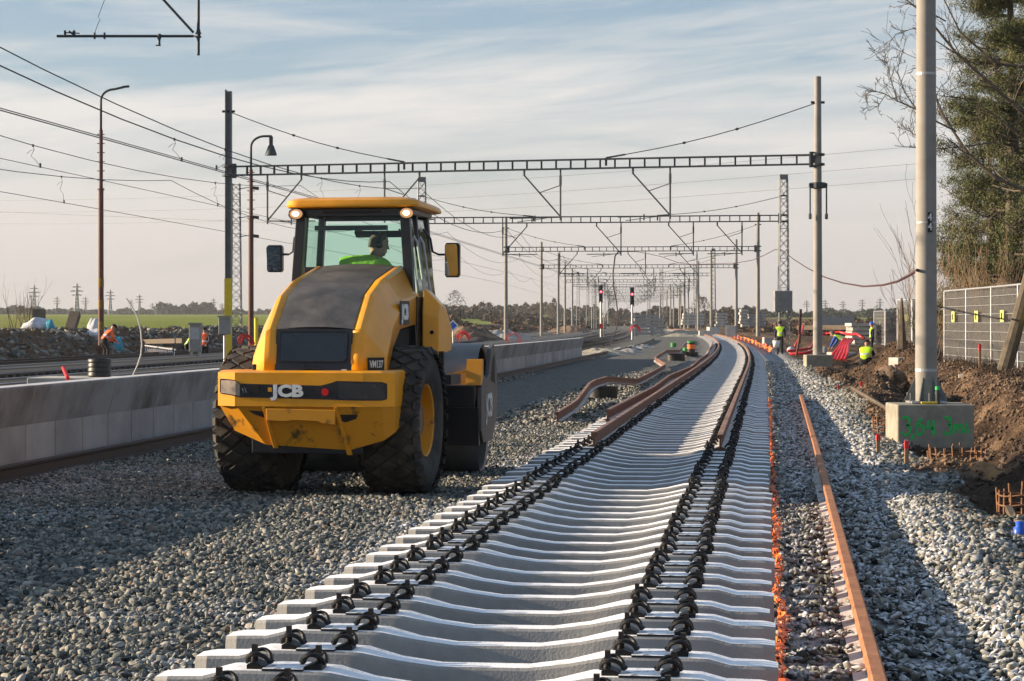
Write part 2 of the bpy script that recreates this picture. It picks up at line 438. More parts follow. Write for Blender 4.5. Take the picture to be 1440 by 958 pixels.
M['needle'] = mat('pine_needle', (.040, .056, .016), .6, 0, .3, 1.6, col2=(.15, .15, .042), thr=(.35, .65), pos=True)
M['far_tree'] = mat('far_wood', (.075, .062, .048), .9, 0, .3, .05, col2=(.12, .095, .068), pos=True)
M['far_ever'] = mat('far_evergreen', (.03, .045, .03), .9, 0, .3, .5, pos=True)
M['scrub'] = mat('brown_scrub', (.12, .078, .05), .9, 0, .3, .2, col2=(.20, .125, .08), pos=True)
M['signal'] = mat('signal_black', (.01, .01, .01), .5, 0, 0)
M['signal_red'] = mat('signal_red', (.9, .02, .02), .4, 0, 0, emit=(1, .04, .06), estr=6)
M['pylon'] = mat('pylon_steel', (.25, .26, .27), .6, .2, 0)
M['lamp_rust'] = mat('lamp_post_rust', (.10, .035, .022), .7, 0, .2, 4, col2=(.15, .06, .04))
M['soil_lump'] = mat('soil_lump', (.03, .020, .014), .95, 0, .3, .7, .6, 18, col2=(.21, .14, .088), pos=True, thr=(.38, .64))
M['snow_grit'] = mat('frosty_rubble', (.3, .29, .27), .9, 0, .2, 9)

def glass_mat(name, tint, refl=.06, ior=1.45):
    m = bpy.data.materials.new(name); m.use_nodes = True; t = m.node_tree; t.nodes.clear()
    o = t.nodes.new('ShaderNodeOutputMaterial'); tr = t.nodes.new('ShaderNodeBsdfTransparent'); gl = t.nodes.new('ShaderNodeBsdfGlossy')
    fr = t.nodes.new('ShaderNodeFresnel'); fr.inputs[0].default_value = ior; mx_ = t.nodes.new('ShaderNodeMixShader')
    tr.inputs[0].default_value = (*tint, 1); gl.inputs['Roughness'].default_value = .03
    t.links.new(fr.outputs[0], mx_.inputs[0]); t.links.new(tr.outputs[0], mx_.inputs[1]); t.links.new(gl.outputs[0], mx_.inputs[2]); t.links.new(mx_.outputs[0], o.inputs[0])
    return m
M['glass'] = glass_mat('cab_glass', (.74, .93, .86))
def net_mat(name, col, alpha):
    m = bpy.data.materials.new(name); m.use_nodes = True; t = m.node_tree
    bs = t.nodes['Principled BSDF']; bs.inputs['Base Color'].default_value = (*col, 1); bs.inputs['Roughness'].default_value = .9
    bs.inputs['Alpha'].default_value = alpha
    return m
M['netting'] = net_mat('fence_netting', (.085, .08, .07), .62)

# ground material driven by zone attributes laid on the sheet
def ground_mat():
    m = bpy.data.materials.new('ground_surface'); m.use_nodes = True; t = m.node_tree; bs = t.nodes['Principled BSDF']; lk = t.links.new
    N = t.nodes.new
    g = N('ShaderNodeNewGeometry'); P = g.outputs['Position']
    za = N('ShaderNodeAttribute'); za.attribute_name = 'zone'; zs = N('ShaderNodeSeparateColor'); lk(za.outputs['Color'], zs.inputs[0])
    def noise(scale, det=6, ro=.6):
        n = N('ShaderNodeTexNoise'); n.inputs['Scale'].default_value = scale; n.inputs['Detail'].default_value = det; n.inputs['Roughness'].default_value = ro; lk(P, n.inputs['Vector']); return n.outputs['Fac']
    def ramp(f, stops):
        r = N('ShaderNodeValToRGB'); lk(f, r.inputs[0]); e = r.color_ramp.elements
        while len(e) < len(stops): e.new(.5)
        for k, (p, c) in enumerate(stops): e[k].position = p; e[k].color = (*c, 1)
        return r.outputs[0]
    def mix(f, a, b):
        x = N('ShaderNodeMix'); x.data_type = 'RGBA'
        if isinstance(f, float): x.inputs[0].default_value = f
        else: lk(f, x.inputs[0])
        for i, v in ((6, a), (7, b)):
            if isinstance(v, tuple): x.inputs[i].default_value = (*v, 1)
            else: lk(v, x.inputs[i])
        return x.outputs[2]
    vo = N('ShaderNodeTexVoronoi'); vo.inputs['Scale'].default_value = 17; lk(P, vo.inputs['Vector'])
    vs = N('ShaderNodeSeparateColor'); lk(vo.outputs['Color'], vs.inputs[0])
    grav = ramp(vs.outputs[0], [(0, (.06, .066, .066)), (.5, (.13, .137, .13)), (1, (.24, .238, .215))])
    grav = mix(ramp(noise(.6), [(.35, (0,)*3), (.65, (.45,)*3)]), grav, (.125, .125, .118))
    soil = ramp(noise(1.4, 8, .7), [(.32, (.030, .020, .014)), (.5, (.075, .048, .031)), (.66, (.23, .15, .09))])
    grass = ramp(noise(.06, 8, .7), [(.35, (.15, .19, .035)), (.6, (.23, .26, .055)), (.75, (.32, .28, .10))])
    dry = ramp(noise(.5, 8, .7), [(.35, (.09, .062, .04)), (.65, (.19, .13, .085))])
    old = ramp(noise(2.5, 8, .7), [(.3, (.022, .019, .017)), (.7, (.055, .046, .038))])
    # zone: r = soil, g = grass, b = old dark ballast, alpha attr 'dry' below
    zb = N('ShaderNodeAttribute'); zb.attribute_name = 'zone2'; z2 = N('ShaderNodeSeparateColor'); lk(zb.outputs['Color'], z2.inputs[0])
    c = mix(zs.outputs[2], grav, old)
    c = mix(zs.outputs[0], c, soil)
    c = mix(z2.outputs[0], c, dry)
    c = mix(zs.outputs[1], c, grass)
    fm = N('ShaderNodeMath'); fm.operation = 'MULTIPLY'; lk(z2.outputs[1], fm.inputs[0]); lk(ramp(noise(5, 6, .75), [(.42, (0,)*3), (.60, (1,)*3)]), fm.inputs[1])
    c = mix(fm.outputs[0], c, (.60, .62, .66))
    lk(c, bs.inputs['Base Color']); bs.inputs['Roughness'].default_value = .95; bs.inputs['Specular IOR Level'].default_value = .1
    b1 = N('ShaderNodeBump'); b1.inputs['Strength'].default_value = .9; b1.inputs['Distance'].default_value = .05
    lk(vo.outputs['Distance'], b1.inputs['Height'])
    b2 = N('ShaderNodeBump'); b2.inputs['Strength'].default_value = .7; b2.inputs['Distance'].default_value = .12
    lk(noise(3.0, 10, .75), b2.inputs['Height']); lk(b1.outputs[0], b2.inputs['Normal']); lk(b2.outputs[0], bs.inputs['Normal'])
    return m
M['ground'] = ground_mat()
def stone_mat():
    m = bpy.data.materials.new('crushed_stone'); m.use_nodes = True; t = m.node_tree; bs = t.nodes['Principled BSDF']; lk = t.links.new; N = t.nodes.new
    a = N('ShaderNodeAttribute'); a.attribute_name = 'tone'
    r = N('ShaderNodeValToRGB'); lk(a.outputs['Fac'], r.inputs[0]); e = r.color_ramp.elements
    st = [(0, (.035, .042, .042)), (.3, (.095, .105, .098)), (.6, (.19, .19, .165)), (.85, (.32, .305, .26)), (.93, (.16, .115, .085)), (1, (.38, .36, .32))]
    while len(e) < len(st): e.new(.5)
    for k, (p, c) in enumerate(st): e[k].position = p; e[k].color = (*c, 1)
    g = N('ShaderNodeNewGeometry'); n = N('ShaderNodeTexNoise'); n.inputs['Scale'].default_value = 60; n.inputs['Detail'].default_value = 4; lk(g.outputs['Position'], n.inputs['Vector'])
    mr = N('ShaderNodeMapRange'); mr.inputs[3].default_value = .72; mr.inputs[4].default_value = 1.28; lk(n.outputs['Fac'], mr.inputs[0])
    hs = N('ShaderNodeHueSaturation'); lk(mr.outputs[0], hs.inputs['Value']); lk(r.outputs[0], hs.inputs['Color'])
    lk(hs.outputs[0], bs.inputs['Base Color']); bs.inputs['Roughness'].default_value = .85; bs.inputs['Specular IOR Level'].default_value = .25
    b = N('ShaderNodeBump'); b.inputs['Strength'].default_value = .35; b.inputs['Distance'].default_value = .006; lk(n.outputs['Fac'], b.inputs['Height']); lk(b.outputs[0], bs.inputs['Normal'])
    add_top_layer(m, (.66, .68, .72), .15, .75, 1, 25, (.40, .58), pos=True, attr='frost')
    return m
M['stone'] = stone_mat()
# ================================================================== GROUND
def build_ground():
    dd = np.concatenate([np.arange(-40, 4, 4.), np.arange(4, 40, .22), np.arange(40, 130, .6), np.arange(130, 300, 3.), np.geomspace(300, 2600, 46)])
    oo = np.concatenate([-np.geomspace(2600, 62, 30), np.arange(-60, -34, 1.0), np.arange(-34, -26, .3), np.arange(-26, -8, 1.2), np.arange(-8, 1.5, .35), np.arange(1.5, 8, .14), np.arange(8, 20, .7), np.geomspace(20, 2600, 34)])
    D, O = np.meshgrid(dd, oo, indexing='ij')
    Z = H(O, D); X = C(D) + O
    dist = np.hypot(X, D)
    V = np.stack([X, D, Z], -1).reshape(-1, 3)
    nd, no = D.shape
    idx = np.arange(nd*no).reshape(nd, no)
    Fc = np.stack([idx[:-1, :-1], idx[:-1, 1:], idx[1:, 1:], idx[1:, :-1]], -1).reshape(-1, 4)
    nz = vnoise(O, D, .5, 3, 21)
    soil = sm(2.8, 3.1, O + .25*nz)
    farmix = sm(150, 230, D)
    grass = sm(-34, -37, O + 2*nz) * sm(52, 60, D) + sm(30, 60, O)*sm(250, 420, D)*(vnoise(X, D, .004, 2, 5) > -.1)
    grass = grass * (1 - .0*dist)
    dry = sm(-27, -28, O + nz) * (.35 + .65*sm(-.1, .3, vnoise(X, D, .25, 3, 31))) + sm(7, 11, O)*(.2 + .8*sm(0, .3, vnoise(X, D, .05, 3, 32)))
    dry = np.clip(dry + sm(430, 520, dist)*(vnoise(X, D, .006, 2, 6) > .15), 0, 1)
    soil = np.clip(np.maximum(soil, sm(-27, -28, O + nz)), 0, 1)
    old = sm(-8.2, -9, O) * (1 - sm(-26, -28, O))*(1 - sm(180, 260, D)*.7)
    frost = sm(1.3, 1.5, O)*(1 - sm(2.3, 2.9, O)) * .7 + .25*(np.abs(O) < 2)
    z1 = np.stack([soil, np.clip(grass, 0, 1), old, np.ones_like(O)], -1).reshape(-1, 4)
    z2 = np.stack([dry, frost, 0*O, np.ones_like(O)], -1).reshape(-1, 4)
    o = np_mesh('ground', V, Fc, M['ground'], {'zone': z1, 'zone2': z2})
    o.data.polygons.foreach_set('use_smooth', [True] * len(o.data.polygons))
    tag(o, kind='structure')
build_ground()

# ================================================================== LOOSE STONES (uncountable)
PH = (1 + 5 ** .5) / 2
ICO = np.array([(-1, PH, 0), (1, PH, 0), (-1, -PH, 0), (1, -PH, 0), (0, -1, PH), (0, 1, PH), (0, -1, -PH), (0, 1, -PH), (PH, 0, -1), (PH, 0, 1), (-PH, 0, -1), (-PH, 0, 1)], float)
ICO /= np.linalg.norm(ICO[0])
ICOF = np.array([(0,11,5),(0,5,1),(0,1,7),(0,7,10),(0,10,11),(1,5,9),(5,11,4),(11,10,2),(10,7,6),(7,1,8),(3,9,4),(3,4,2),(3,2,6),(3,6,8),(3,8,9),(4,9,5),(2,4,11),(6,2,10),(8,6,7),(9,8,1)])
def _subdiv(V, F):
    V = [tuple(v) for v in V]; mid = {}; out = []
    def m(a, b):
        k = (min(a, b), max(a, b))
        if k not in mid:
            p = (np.array(V[a]) + np.array(V[b])); p /= np.linalg.norm(p); V.append(tuple(p)); mid[k] = len(V) - 1
        return mid[k]
    for a, b, c in F:
        x, y, z = m(a, b), m(b, c), m(c, a); out += [(a, x, z), (x, b, y), (z, y, c), (x, y, z)]
    return np.array(V), np.array(out)
ICO2, ICO2F = _subdiv(ICO, ICOF)
OCT = np.array([(1,0,0),(-1,0,0),(0,1,0),(0,-1,0),(0,0,1),(0,0,-1)], float)
OCTF = np.array([(0,2,4),(2,1,4),(1,3,4),(3,0,4),(2,0,5),(1,2,5),(3,1,5),(0,3,5)])
def stones(name, o0, o1, d0, d1, dens, rmin, rmax, tmpl='ico', accept=None, frost=None, lift=.35, label=None, mt='stone', tone=(0, 1)):
    area = (o1 - o0) * (d1 - d0); n = int(area * dens)
    O = rng.uniform(o0, o1, n); D = rng.uniform(d0, d1, n)
    X = C(D) + O
    keep = np.abs(X) < D * .2353 + 1.2                 # only what the photo could plausibly see
    if accept is not None: keep &= accept(O, D)
    O, D, X = O[keep], D[keep], X[keep]; n = len(O)
    T, TF = {'ico': (ICO, ICOF), 'ico2': (ICO2, ICO2F), 'oct': (OCT, OCTF)}[tmpl]
    r = rmin + (rmax - rmin) * rng.random(n) ** 1.8
    sc = np.stack([rng.uniform(.8, 1.5, n), rng.uniform(.6, 1.0, n), rng.uniform(.38, .8, n)], -1)
    jt = .35 if tmpl == 'ico2' else 1.0
    P = T[None] * (1 + rng.uniform(-.2, .35, (n, len(T), 1))*jt) + rng.uniform(-.16, .16, (n, len(T), 3))*jt
    if tmpl in ('ico', 'ico2'):
        for _ in range(5 if tmpl == 'ico' else 9):                                 # broken faces: shave each stone with random planes
            pn = rng.normal(0, 1, (n, 3)); pn /= np.linalg.norm(pn, axis=1)[:, None]; ph_ = rng.uniform(.30, .72, n)
            tt = np.maximum(np.einsum('nkj,nj->nk', P, pn) - ph_[:, None], 0); P = P - tt[:, :, None] * pn[:, None, :]
        P = P * 1.22
    P = P * (sc * r[:, None])[:, None, :]
    a = rng.uniform(0, 2*np.pi, n); b = rng.normal(0, .45, n); c = rng.normal(0, .45, n)
    ca, sa, cb, sb, cc, s_ = np.cos(a), np.sin(a), np.cos(b), np.sin(b), np.cos(c), np.sin(c)
    z0 = np.zeros(n); o_ = np.ones(n)
    Rz = np.stack([ca, -sa, z0, sa, ca, z0, z0, z0, o_], -1).reshape(n, 3, 3)
    Rx = np.stack([o_, z0, z0, z0, cb, -sb, z0, sb, cb], -1).reshape(n, 3, 3)
    Ry = np.stack([cc, z0, s_, z0, o_, z0, -s_, z0, cc], -1).reshape(n, 3, 3)
    P = np.einsum('nij,nkj->nki', Rx @ Ry @ Rz, P)
    Z = H(O, D) + r * lift * sc[:, 2] + rng.uniform(-.006, .012, n)
    P += np.stack([X, D, Z], -1)[:, None, :]
    V = P.reshape(-1, 3); k = len(T)
    Fc = (TF[None] + (np.arange(n) * k)[:, None, None]).reshape(-1, 3)
    tn = np.clip(rng.random(n) ** 1.0 * (tone[1]-tone[0]) + tone[0], 0, 1)
    fr = frost(O, D) * (rng.random(n) < .8) if frost is not None else np.zeros(n)
    ob = np_mesh(name, V, Fc, M[mt], {'tone': np.repeat(tn, k), 'frost': np.repeat(fr, k)})
    tag(ob, label, 'gravel', kind='stuff')
    return ob

def fr_near(O, D):
    f = sm(1.3, 1.6, O) * (1 - sm(2.45, 2.95, O + .2*vnoise(O, D, 1.2, 2, 41))) * .95
    f = f + .75 * sm(-2.1, -1.4, O) * (O < -1.2) * (vnoise(O, D, 1.1, 2, 42) > .0)
    f = f + .35 * (O > 2.9) * (vnoise(O, D, .7, 2, 43) > .25)
    f = f + .30 * (vnoise(O, D, .35, 3, 44) > .35)
    return np.clip(f, 0, 1)
notrack = lambda O, D: (np.abs(O) > 1.36)
left_ok = lambda O, D: (O < -1.33) & (O > -6.72)
right_ok = lambda O, D: (O > 1.33) & (O < 3.0 + .35*vnoise(O, D, .6, 2, 2) + .9*sm(22, 14, D))
# coarse ballast beside the track, compacted finer stone in the roller's lane
stones('ballast_stones', -4.0, -1.3, 8.0, 13.5, 1350, .010, .034, 'ico2', accept=left_ok, frost=fr_near, label='nearest coarse crushed stone at the lower left')
stones('ballast_stones', -4.3, -1.3, 13.5, 21, 1150, .011, .035, accept=left_ok, frost=fr_near, label='coarse grey green crushed stone heaped left of the new sleepers')
stones('ballast_stones', -7.0, -4.3, 10, 26, 950, .010, .028, accept=lambda O, D: left_ok(O, D) & (O > -6.72), frost=fr_near, label='compacted crushed stone in the shaded strip beside the concrete wall')
stones('ballast_stones', 1.3, 1.78, 8.0, 22, 900, .010, .032, accept=lambda O, D: O > 1.33, frost=lambda O, D: .9*(np.sin(2*np.pi*D/.6) > .2), label='dark ridged stones between the sleeper ends and the loose orange rail')
stones('ballast_stones', 1.78, 4.2, 8.0, 13.5, 1200, .011, .038, 'ico2', accept=right_ok, frost=fr_near, label='nearest frosted crushed stone at the lower right')
stones('bank_rubble', -33, -27.5, 55, 150, 7, .06, .24, 'oct', lift=.2, label='grey rubble scattered down the bank below the field')
stones('ballast_stones', 1.78, 4.4, 13.5, 22, 1050, .011, .038, accept=right_ok, frost=fr_near, label='frosted crushed stone around the loose rusty rail on the right')
stones('ballast_stones', -7.0, -1.3, 21, 36, 480, .014, .034, 'oct', accept=left_ok, frost=fr_near, label='crushed stone under and beyond the road roller')
stones('ballast_stones', 1.3, 3.7, 22, 42, 420, .024, .055, 'oct', accept=right_ok, frost=fr_near, label='crushed stone shoulder running on beside the far half of the loose rail')
stones('ballast_stones', -6.9, -1.3, 36, 74, 90, .03, .06, 'oct', accept=lambda O, D: left_ok(O, D) & ((O > -3.6) | (O < -6.2)), frost=fr_near, label='distant crushed stone along the lane between wall and track')
stones('ballast_stones', 1.3, 3.3, 42, 95, 110, .03, .065, 'oct', accept=right_ok, frost=fr_near, label='distant crushed stone beside the right edge of the sleepers')
stones('soil_clods', 2.9, 8.5, 14, 75, 110, .012, .055, 'oct', accept=lambda O, D: (O > 3.0 + .3*vnoise(O, D, .5, 2, 9)) & ~((np.abs(D-29.9) < .9) & (np.abs(C(D)+O-5.69) < 1)), lift=.2, label='loose brown clods of dug soil beside the pits', mt='soil_lump')

# ================================================================== SLEEPERS
def rib_profile():
    """(o, half_width, top z) stations across half a sleeper"""
    return [(0, .112, .172), (.20, .112, .172), (.38, .116, .196), (.54, .155, .232), (.60, .152, .236), (.93, .152, .236), (1.0, .150, .234), (1.10, .148, .208), (1.245, .146, .205), (1.305, .118, .198)]
def sleeper_mesh():
    st = rib_profile(); st = [(-o, w, z) for o, w, z in st[:0:-1]] + st
    mb = MB(); c = .010
    for o, w, z in st:
        mb.v += [(o, -w, .0), (o, -w + .036, z - c - .003), (o, -w + .046, z), (o, w - .046, z), (o, w - .036, z - c - .003), (o, w, .0)]
    n = 6
    for i in range(len(st) - 1):
        for k in range(n):
            a = i*n + k; b = i*n + (k+1) % n
            mb.f.append((a, b, b+n, a+n)); mb.m.append(0)
    mb.f.append(tuple(range(n))); mb.m.append(0); e = (len(st)-1)*n
    mb.f.append(tuple(range(e, e+n))[::-1]); mb.m.append(0)
    return mb
def clip_mb(s):
    """tension clip: angled base shoe, omega-shaped spring and a tall square screw head; s=+1 outer side"""
    mb = MB()
    mb.prism([(-.045*s, 0), (.050*s, 0), (.050*s, .022), (.01*s, .036), (-.045*s, .014)][::s], 'y', -.062, .062)
    # spring: two loops
    for sg in (-1, 1):
        pts = []
        for k in range(11):
            a = math.pi * k / 10
            pts.append((s*(-.058 + .115*(1-math.cos(a))/2), sg*(.020 + .062*math.sin(a)), .030 + .052*math.sin(a)))
        mb.poly(pts, .0115, 6)
    mb.poly([(s*-.058, -.02, .030), (s*-.070, 0, .034), (s*-.058, .02, .030)], .0115, 6)
    mb.tube((s*.022, 0, .02), (s*.022, 0, .072), .020, .018, 10)
    return mb
def bolt_mb(s):
    mb = MB(); mb.tube((s*.022, 0, .068), (s*.022, 0, .080), .027, .027, 10); mb.box((s*.022, 0, .100), (.028, .028, .040)); return mb
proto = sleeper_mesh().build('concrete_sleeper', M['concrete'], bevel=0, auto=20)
SEATZ = .236
def add_fast(root, near):
    for cx, s in ((-.870, -1), (-.630, 1), (.630, -1), (.870, 1)):
        o = clip_mb(s).build('rail_clip', M['clip'], root, auto=40); o.location = (cx, -.02, SEATZ); o.scale = (.82, .82, .82)
        if near:
            b = bolt_mb(s).build('bolt', M['bolt'], o)
def add_pads(root):
    for cx in (-.75, .75):
        p = MB().box((0, 0, .004), (.175, .205, .009)).build('rail_pad', M['pad'], root); p.location = (cx, -.006, SEATZ)
L_BARE = 'frosted grey concrete sleeper with empty fastenings, ahead of the rail ends'
L_RAIL = 'grey concrete sleeper carrying the two rusty rails of the new track'
G1, G2 = 'bare sleepers with no rails on them yet', 'sleepers under the laid rails of the new track'
add_fast(proto, True); add_pads(proto)
mid = bpy.data.objects.new('concrete_sleeper', proto.data); COL.objects.link(mid); add_fast(mid, False)
far = bpy.data.objects.new('concrete_sleeper', proto.data); COL.objects.link(far)
pos = []; d_ = 8.55
while len(pos) < 296:
    pos.append(d_); d_ += .6 * math.cos(CH(d_))
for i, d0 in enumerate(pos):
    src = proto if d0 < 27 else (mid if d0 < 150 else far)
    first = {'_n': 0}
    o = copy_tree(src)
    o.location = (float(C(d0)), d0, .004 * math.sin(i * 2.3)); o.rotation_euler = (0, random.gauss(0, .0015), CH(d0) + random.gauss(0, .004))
    o.location.x += random.gauss(0, .012)
    bare = d0 < 25.6
    tag(o, L_BARE if bare else L_RAIL, 'sleeper', G1 if bare else G2)
for src in (proto, mid, far):
    for k in [x for ch in KIDS.get(src.name, []) for x in [ch] + KIDS.get(ch.name, [])]: bpy.data.objects.remove(k)
    bpy.data.objects.remove(src)
mb = MB()
while d_ < 460:
    c, s = math.cos(CH(d_)), math.sin(CH(d_)); x0 = float(C(d_))
    mb.box((x0, d_, .1), (2.6, .3, .2), Matrix.Rotation(CH(d_), 3, 'Z')); d_ += .6
tag(mb.build('distant_sleepers', M['concrete']), 'far end of the new track where sleepers merge into one pale band', 'sleepers', kind='stuff')

# ================================================================== RAILS
RP = [(-.075, 0), (.075, 0), (.075, .011), (.012, .030), (.010, .118), (.034, .132), (.036, .162), (.026, .172), (-.026, .172), (-.036, .162), (-.034, .132), (-.010, .118), (-.012, .030), (-.075, .011)]
def rail(path, m, label, name='rail', group=None, lean=0.0, step=1.5, prof=RP, scale=1.0):
    """path = list of (d, o, z) control points, smoothly interpolated"""
    ds = np.array([p[0] for p in path]); n = max(2, int((ds[-1] - ds[0]) / step))
    D = np.linspace(ds[0], ds[-1], n)
    if len(path) > 2 and isinstance(path[0][1], (int, float)):
        # smooth (monotone-ish) interpolation
        def smi(vals):
            y = np.interp(D, ds, vals)
            k = max(1, int(2.2 / ((ds[-1]-ds[0]) / n)))
            if k > 1:
                yp = np.concatenate([np.full(k, y[0]) , y, np.full(k, y[-1])]); w = np.hanning(2*k+1); w /= w.sum()
                y2 = np.convolve(yp, w, 'valid'); y2[0] = y[0]; y2[-1] = y[-1]; return y2
            return y
        O = smi([p[1] for p in path]); Z = smi([p[2] for p in path])
    else:
        O = np.interp(D, ds, [p[1] for p in path]); Z = np.interp(D, ds, [p[2] for p in path])
    X = C(D) + O
    tx = np.gradient(X, D); ln = np.hypot(tx, 1); nx, ny = 1 / ln, -tx / ln
    mb = MB(); k = len(prof)
    cl, sl = math.cos(lean), math.sin(lean)
    for i in range(n):
        for (a, b) in prof:
            a, b = (a*cl - b*sl) * scale, (a*sl + b*cl) * scale
            mb.v.append((X[i] + nx[i]*a - X[0], D[i] + ny[i]*a - D[0], Z[i] + b))
    for i in range(n-1):
        for j in range(k):
            mb.f.append((i*k+j, i*k+(j+1) % k, (i+1)*k+(j+1) % k, (i+1)*k+j)); mb.m.append(1 if (j in (2, 12) and k == 14) else 0)
    mb.f.append(tuple(range(k))[::-1]); mb.m.append(0); mb.f.append(tuple((n-1)*k + j for j in range(k))); mb.m.append(0)
    o = mb.build(name, [m, M['foot_frost'] if m in (M['rust'], M['rust_orange']) else m]); o.location = (float(X[0]), float(D[0]), 0)
    return tag(o, label, 'rail', group)
rz = SEATZ + .006
rail([(25.6, -.75, rz), (480, -.75, rz)], M['rust'], 'left running rail of the new track, its cut end standing on the sleepers')
rail([(25.0, .75, rz), (480, .75, rz)], M['rust'], 'right running rail of the new track, its cut end between two rows of clips')
rail([(8.6, 1.74, .035), (16, 1.80, .035), (28, 1.90, .02), (46.4, 2.02, .0)], M['rust_orange'], 'single orange rusty rail lying loose on the ballast right of the sleepers', lean=-.02)
rail([(33, -1.13, .215), (45, -1.05, .215), (55, -1.16, .215), (66, -.98, .215), (80, -1.1, .215), (95, -1.05, .215), (112, -1.2, .215), (150, -1.1, .215)], M['rust'], 'spare rusty rail lying on the left ends of the sleepers', lean=-.05)
rail([(36.8, -2.25, .02), (41, -2.30, .06), (46.5, -2.45, .29), (50.5, -2.40, .29), (57, -2.1, .06), (68, -2.2, .04), (77, -2.2, .08), (86, -3.0, .18), (96, -2.9, .33), (103, -2.5, .25), (118, -2.9, .05), (150, -3.1, .03), (205, -2.9, .03)], M['rust'], 'long rusty rail snaking over the stones and across a black ring', lean=.04)
rail([(10.0, -6.78, .02), (60, -6.72, .02), (104, -6.7, .03), (150, -6.3, .03), (210, -6.2, .03)], M['rail_old'], 'dark old rail lying along the foot of the concrete wall', lean=.0)
for k, (oc, nm) in enumerate(((-12.6, 'nearest old track'), (-16.2, 'second old track'), (-21.8, 'third old track'), (-25.4, 'old track next to the bank'))):
    for s, sd in ((-.75, 'left'), (.75, 'right')):
        mm = M['rail_worn'] if k in (1, 2) else M['rail_old']
        rail([(38, oc + s, .20), (420, oc + s + (2.0 if k == 0 else 0), .20)], mm, f'{sd} rail of the {nm} beyond the wall', group='rails of the old tracks beyond the wall', step=4)
# sleepers of the old tracks: same kind, dark, half buried
mb = MB()
for oc in (-12.6, -16.2, -21.8, -25.4):
    d0 = 38.
    while d0 < 190:
        mb.box((float(C(d0)) + oc, d0, .10), (2.5, .26, .19), Matrix.Rotation(CH(d0), 3, 'Z')); d0 += .65
tag(mb.build('buried_sleepers', M['rail_old']), 'dark old sleepers half buried in the ballast of the old tracks', 'sleepers', kind='stuff')

# ================================================================== ORANGE NETTING along the sleeper ends
def net_strip():
    mb = MB(); D = np.arange(8.6, 47, .03); prev = None
    for i, d in enumerate(D):
        row = []
        for k in range(6):
            t = k / 5
            o = 1.325 + .055*t + .035*float(vnoise(d*7, k*3.1, 1, 2, 3)); z = .012 + .065*math.sin(math.pi*min(1, t*1.3+.1))*(.6+.7*float(vnoise(d*4, k*1.7, 1, 2, 8))) + .02
            o += .018*math.sin(d*2.2)
            mb.v.append((float(C(d)) + o, d + .03*float(vnoise(d*9, k, 1, 1, 5)), z)); row.append(len(mb.v)-1)
        if prev:
            for k in range(5):
                if (k + i) % 3 and random.random() < .85: mb.f.append((prev[k], prev[k+1], row[k+1], row[k])); mb.m.append(0)
        prev = row
    o = mb.build('safety_netting', M['orange_net'])
    tag(o, 'crumpled orange plastic netting lying along the right ends of the sleepers', 'netting')
net_strip()

# ================================================================== PLATFORM WALL of concrete units
def wall_units():
    ww = 1.55; ln = 1.0
    # cross-section: (offset from face, z)  leaning lip on top, vertical below
    pr = [(0.0, 0.0), (0.0, .55), (.12, .97), (.12, 1.0), (-.16, 1.0), (-.36, .55), (-.36, .0)]
    me = None; d0 = 10.2; k = 0; segs = []
    while d0 < 101: segs.append(d0); d0 += 1.02
    mb_ = MB().prism([(a, b) for a, b in pr], 'y', 0.009, 1.011)
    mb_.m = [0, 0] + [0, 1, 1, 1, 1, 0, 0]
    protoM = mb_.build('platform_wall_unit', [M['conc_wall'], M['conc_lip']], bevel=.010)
    for k, d0 in enumerate(segs):
        o = protoM if k == 0 else protoM.copy()
        if k: COL.objects.link(o)
        o.location = (float(C(d0)) - 7.05 , d0, 0); o.rotation_euler = (0, 0, CH(d0 + .5))
        lb = 'concrete edge unit with dark overhanging lip in the row left of the roller' if d0 < 36 else 'small distant concrete edge unit in the wall right of the roller'
        if 36 > d0 > 31.5: pass
        tag(o, lb, 'wall unit', 'concrete edge units forming the wall left of the roller' if d0 < 36 else 'concrete edge units forming the far stretch of wall')
wall_units()
# ================================================================== PEOPLE
def capsule_fingers(mb, wrist, dirv, side, up, s=1.0, curl=.6):
    """palm knuckles with five separate bent fingers"""
    dirv = Vector(dirv).normalized(); side = Vector(side); side = (side - dirv*side.dot(dirv)).normalized(); up = dirv.cross(side).normalized()
    for k, (w, l) in enumerate(((-.030, .070), (-.010, .080), (.010, .075), (.029, .058))):
        p0 = wrist + dirv*.075*s + side*w*s; p1 = p0 + (dirv*.9 - up*curl*.6)*l*.5*s; p2 = p1 + (dirv*.5 - up*curl)*l*.5*s
        mb.poly([p0, p1, p2], [.0095*s, .009*s, .007*s], 6)
    p0 = wrist + dirv*.03*s - side*.034*s; mb.poly([p0, p0 + (dirv*.7 - side*.7)*.035*s, p0 + (dirv*1.3 - side*.75 - up*curl*.3)*.045*s], [.012*s, .011*s, .008*s], 6)
    mb.lathe([(.0, 0), (.03*s, .012*s), (.036*s, .05*s), (.03*s, .08*s), (0, .085*s)], (0, 0, 0), 'z', 8)
    n = 5*8; q = dirv.to_track_quat('Z', 'Y')
    for i in range(len(mb.v)-n, len(mb.v)): 
        v = Vector(mb.v[i]); v.y *= .55; mb.v[i] = tuple(wrist + q @ v)

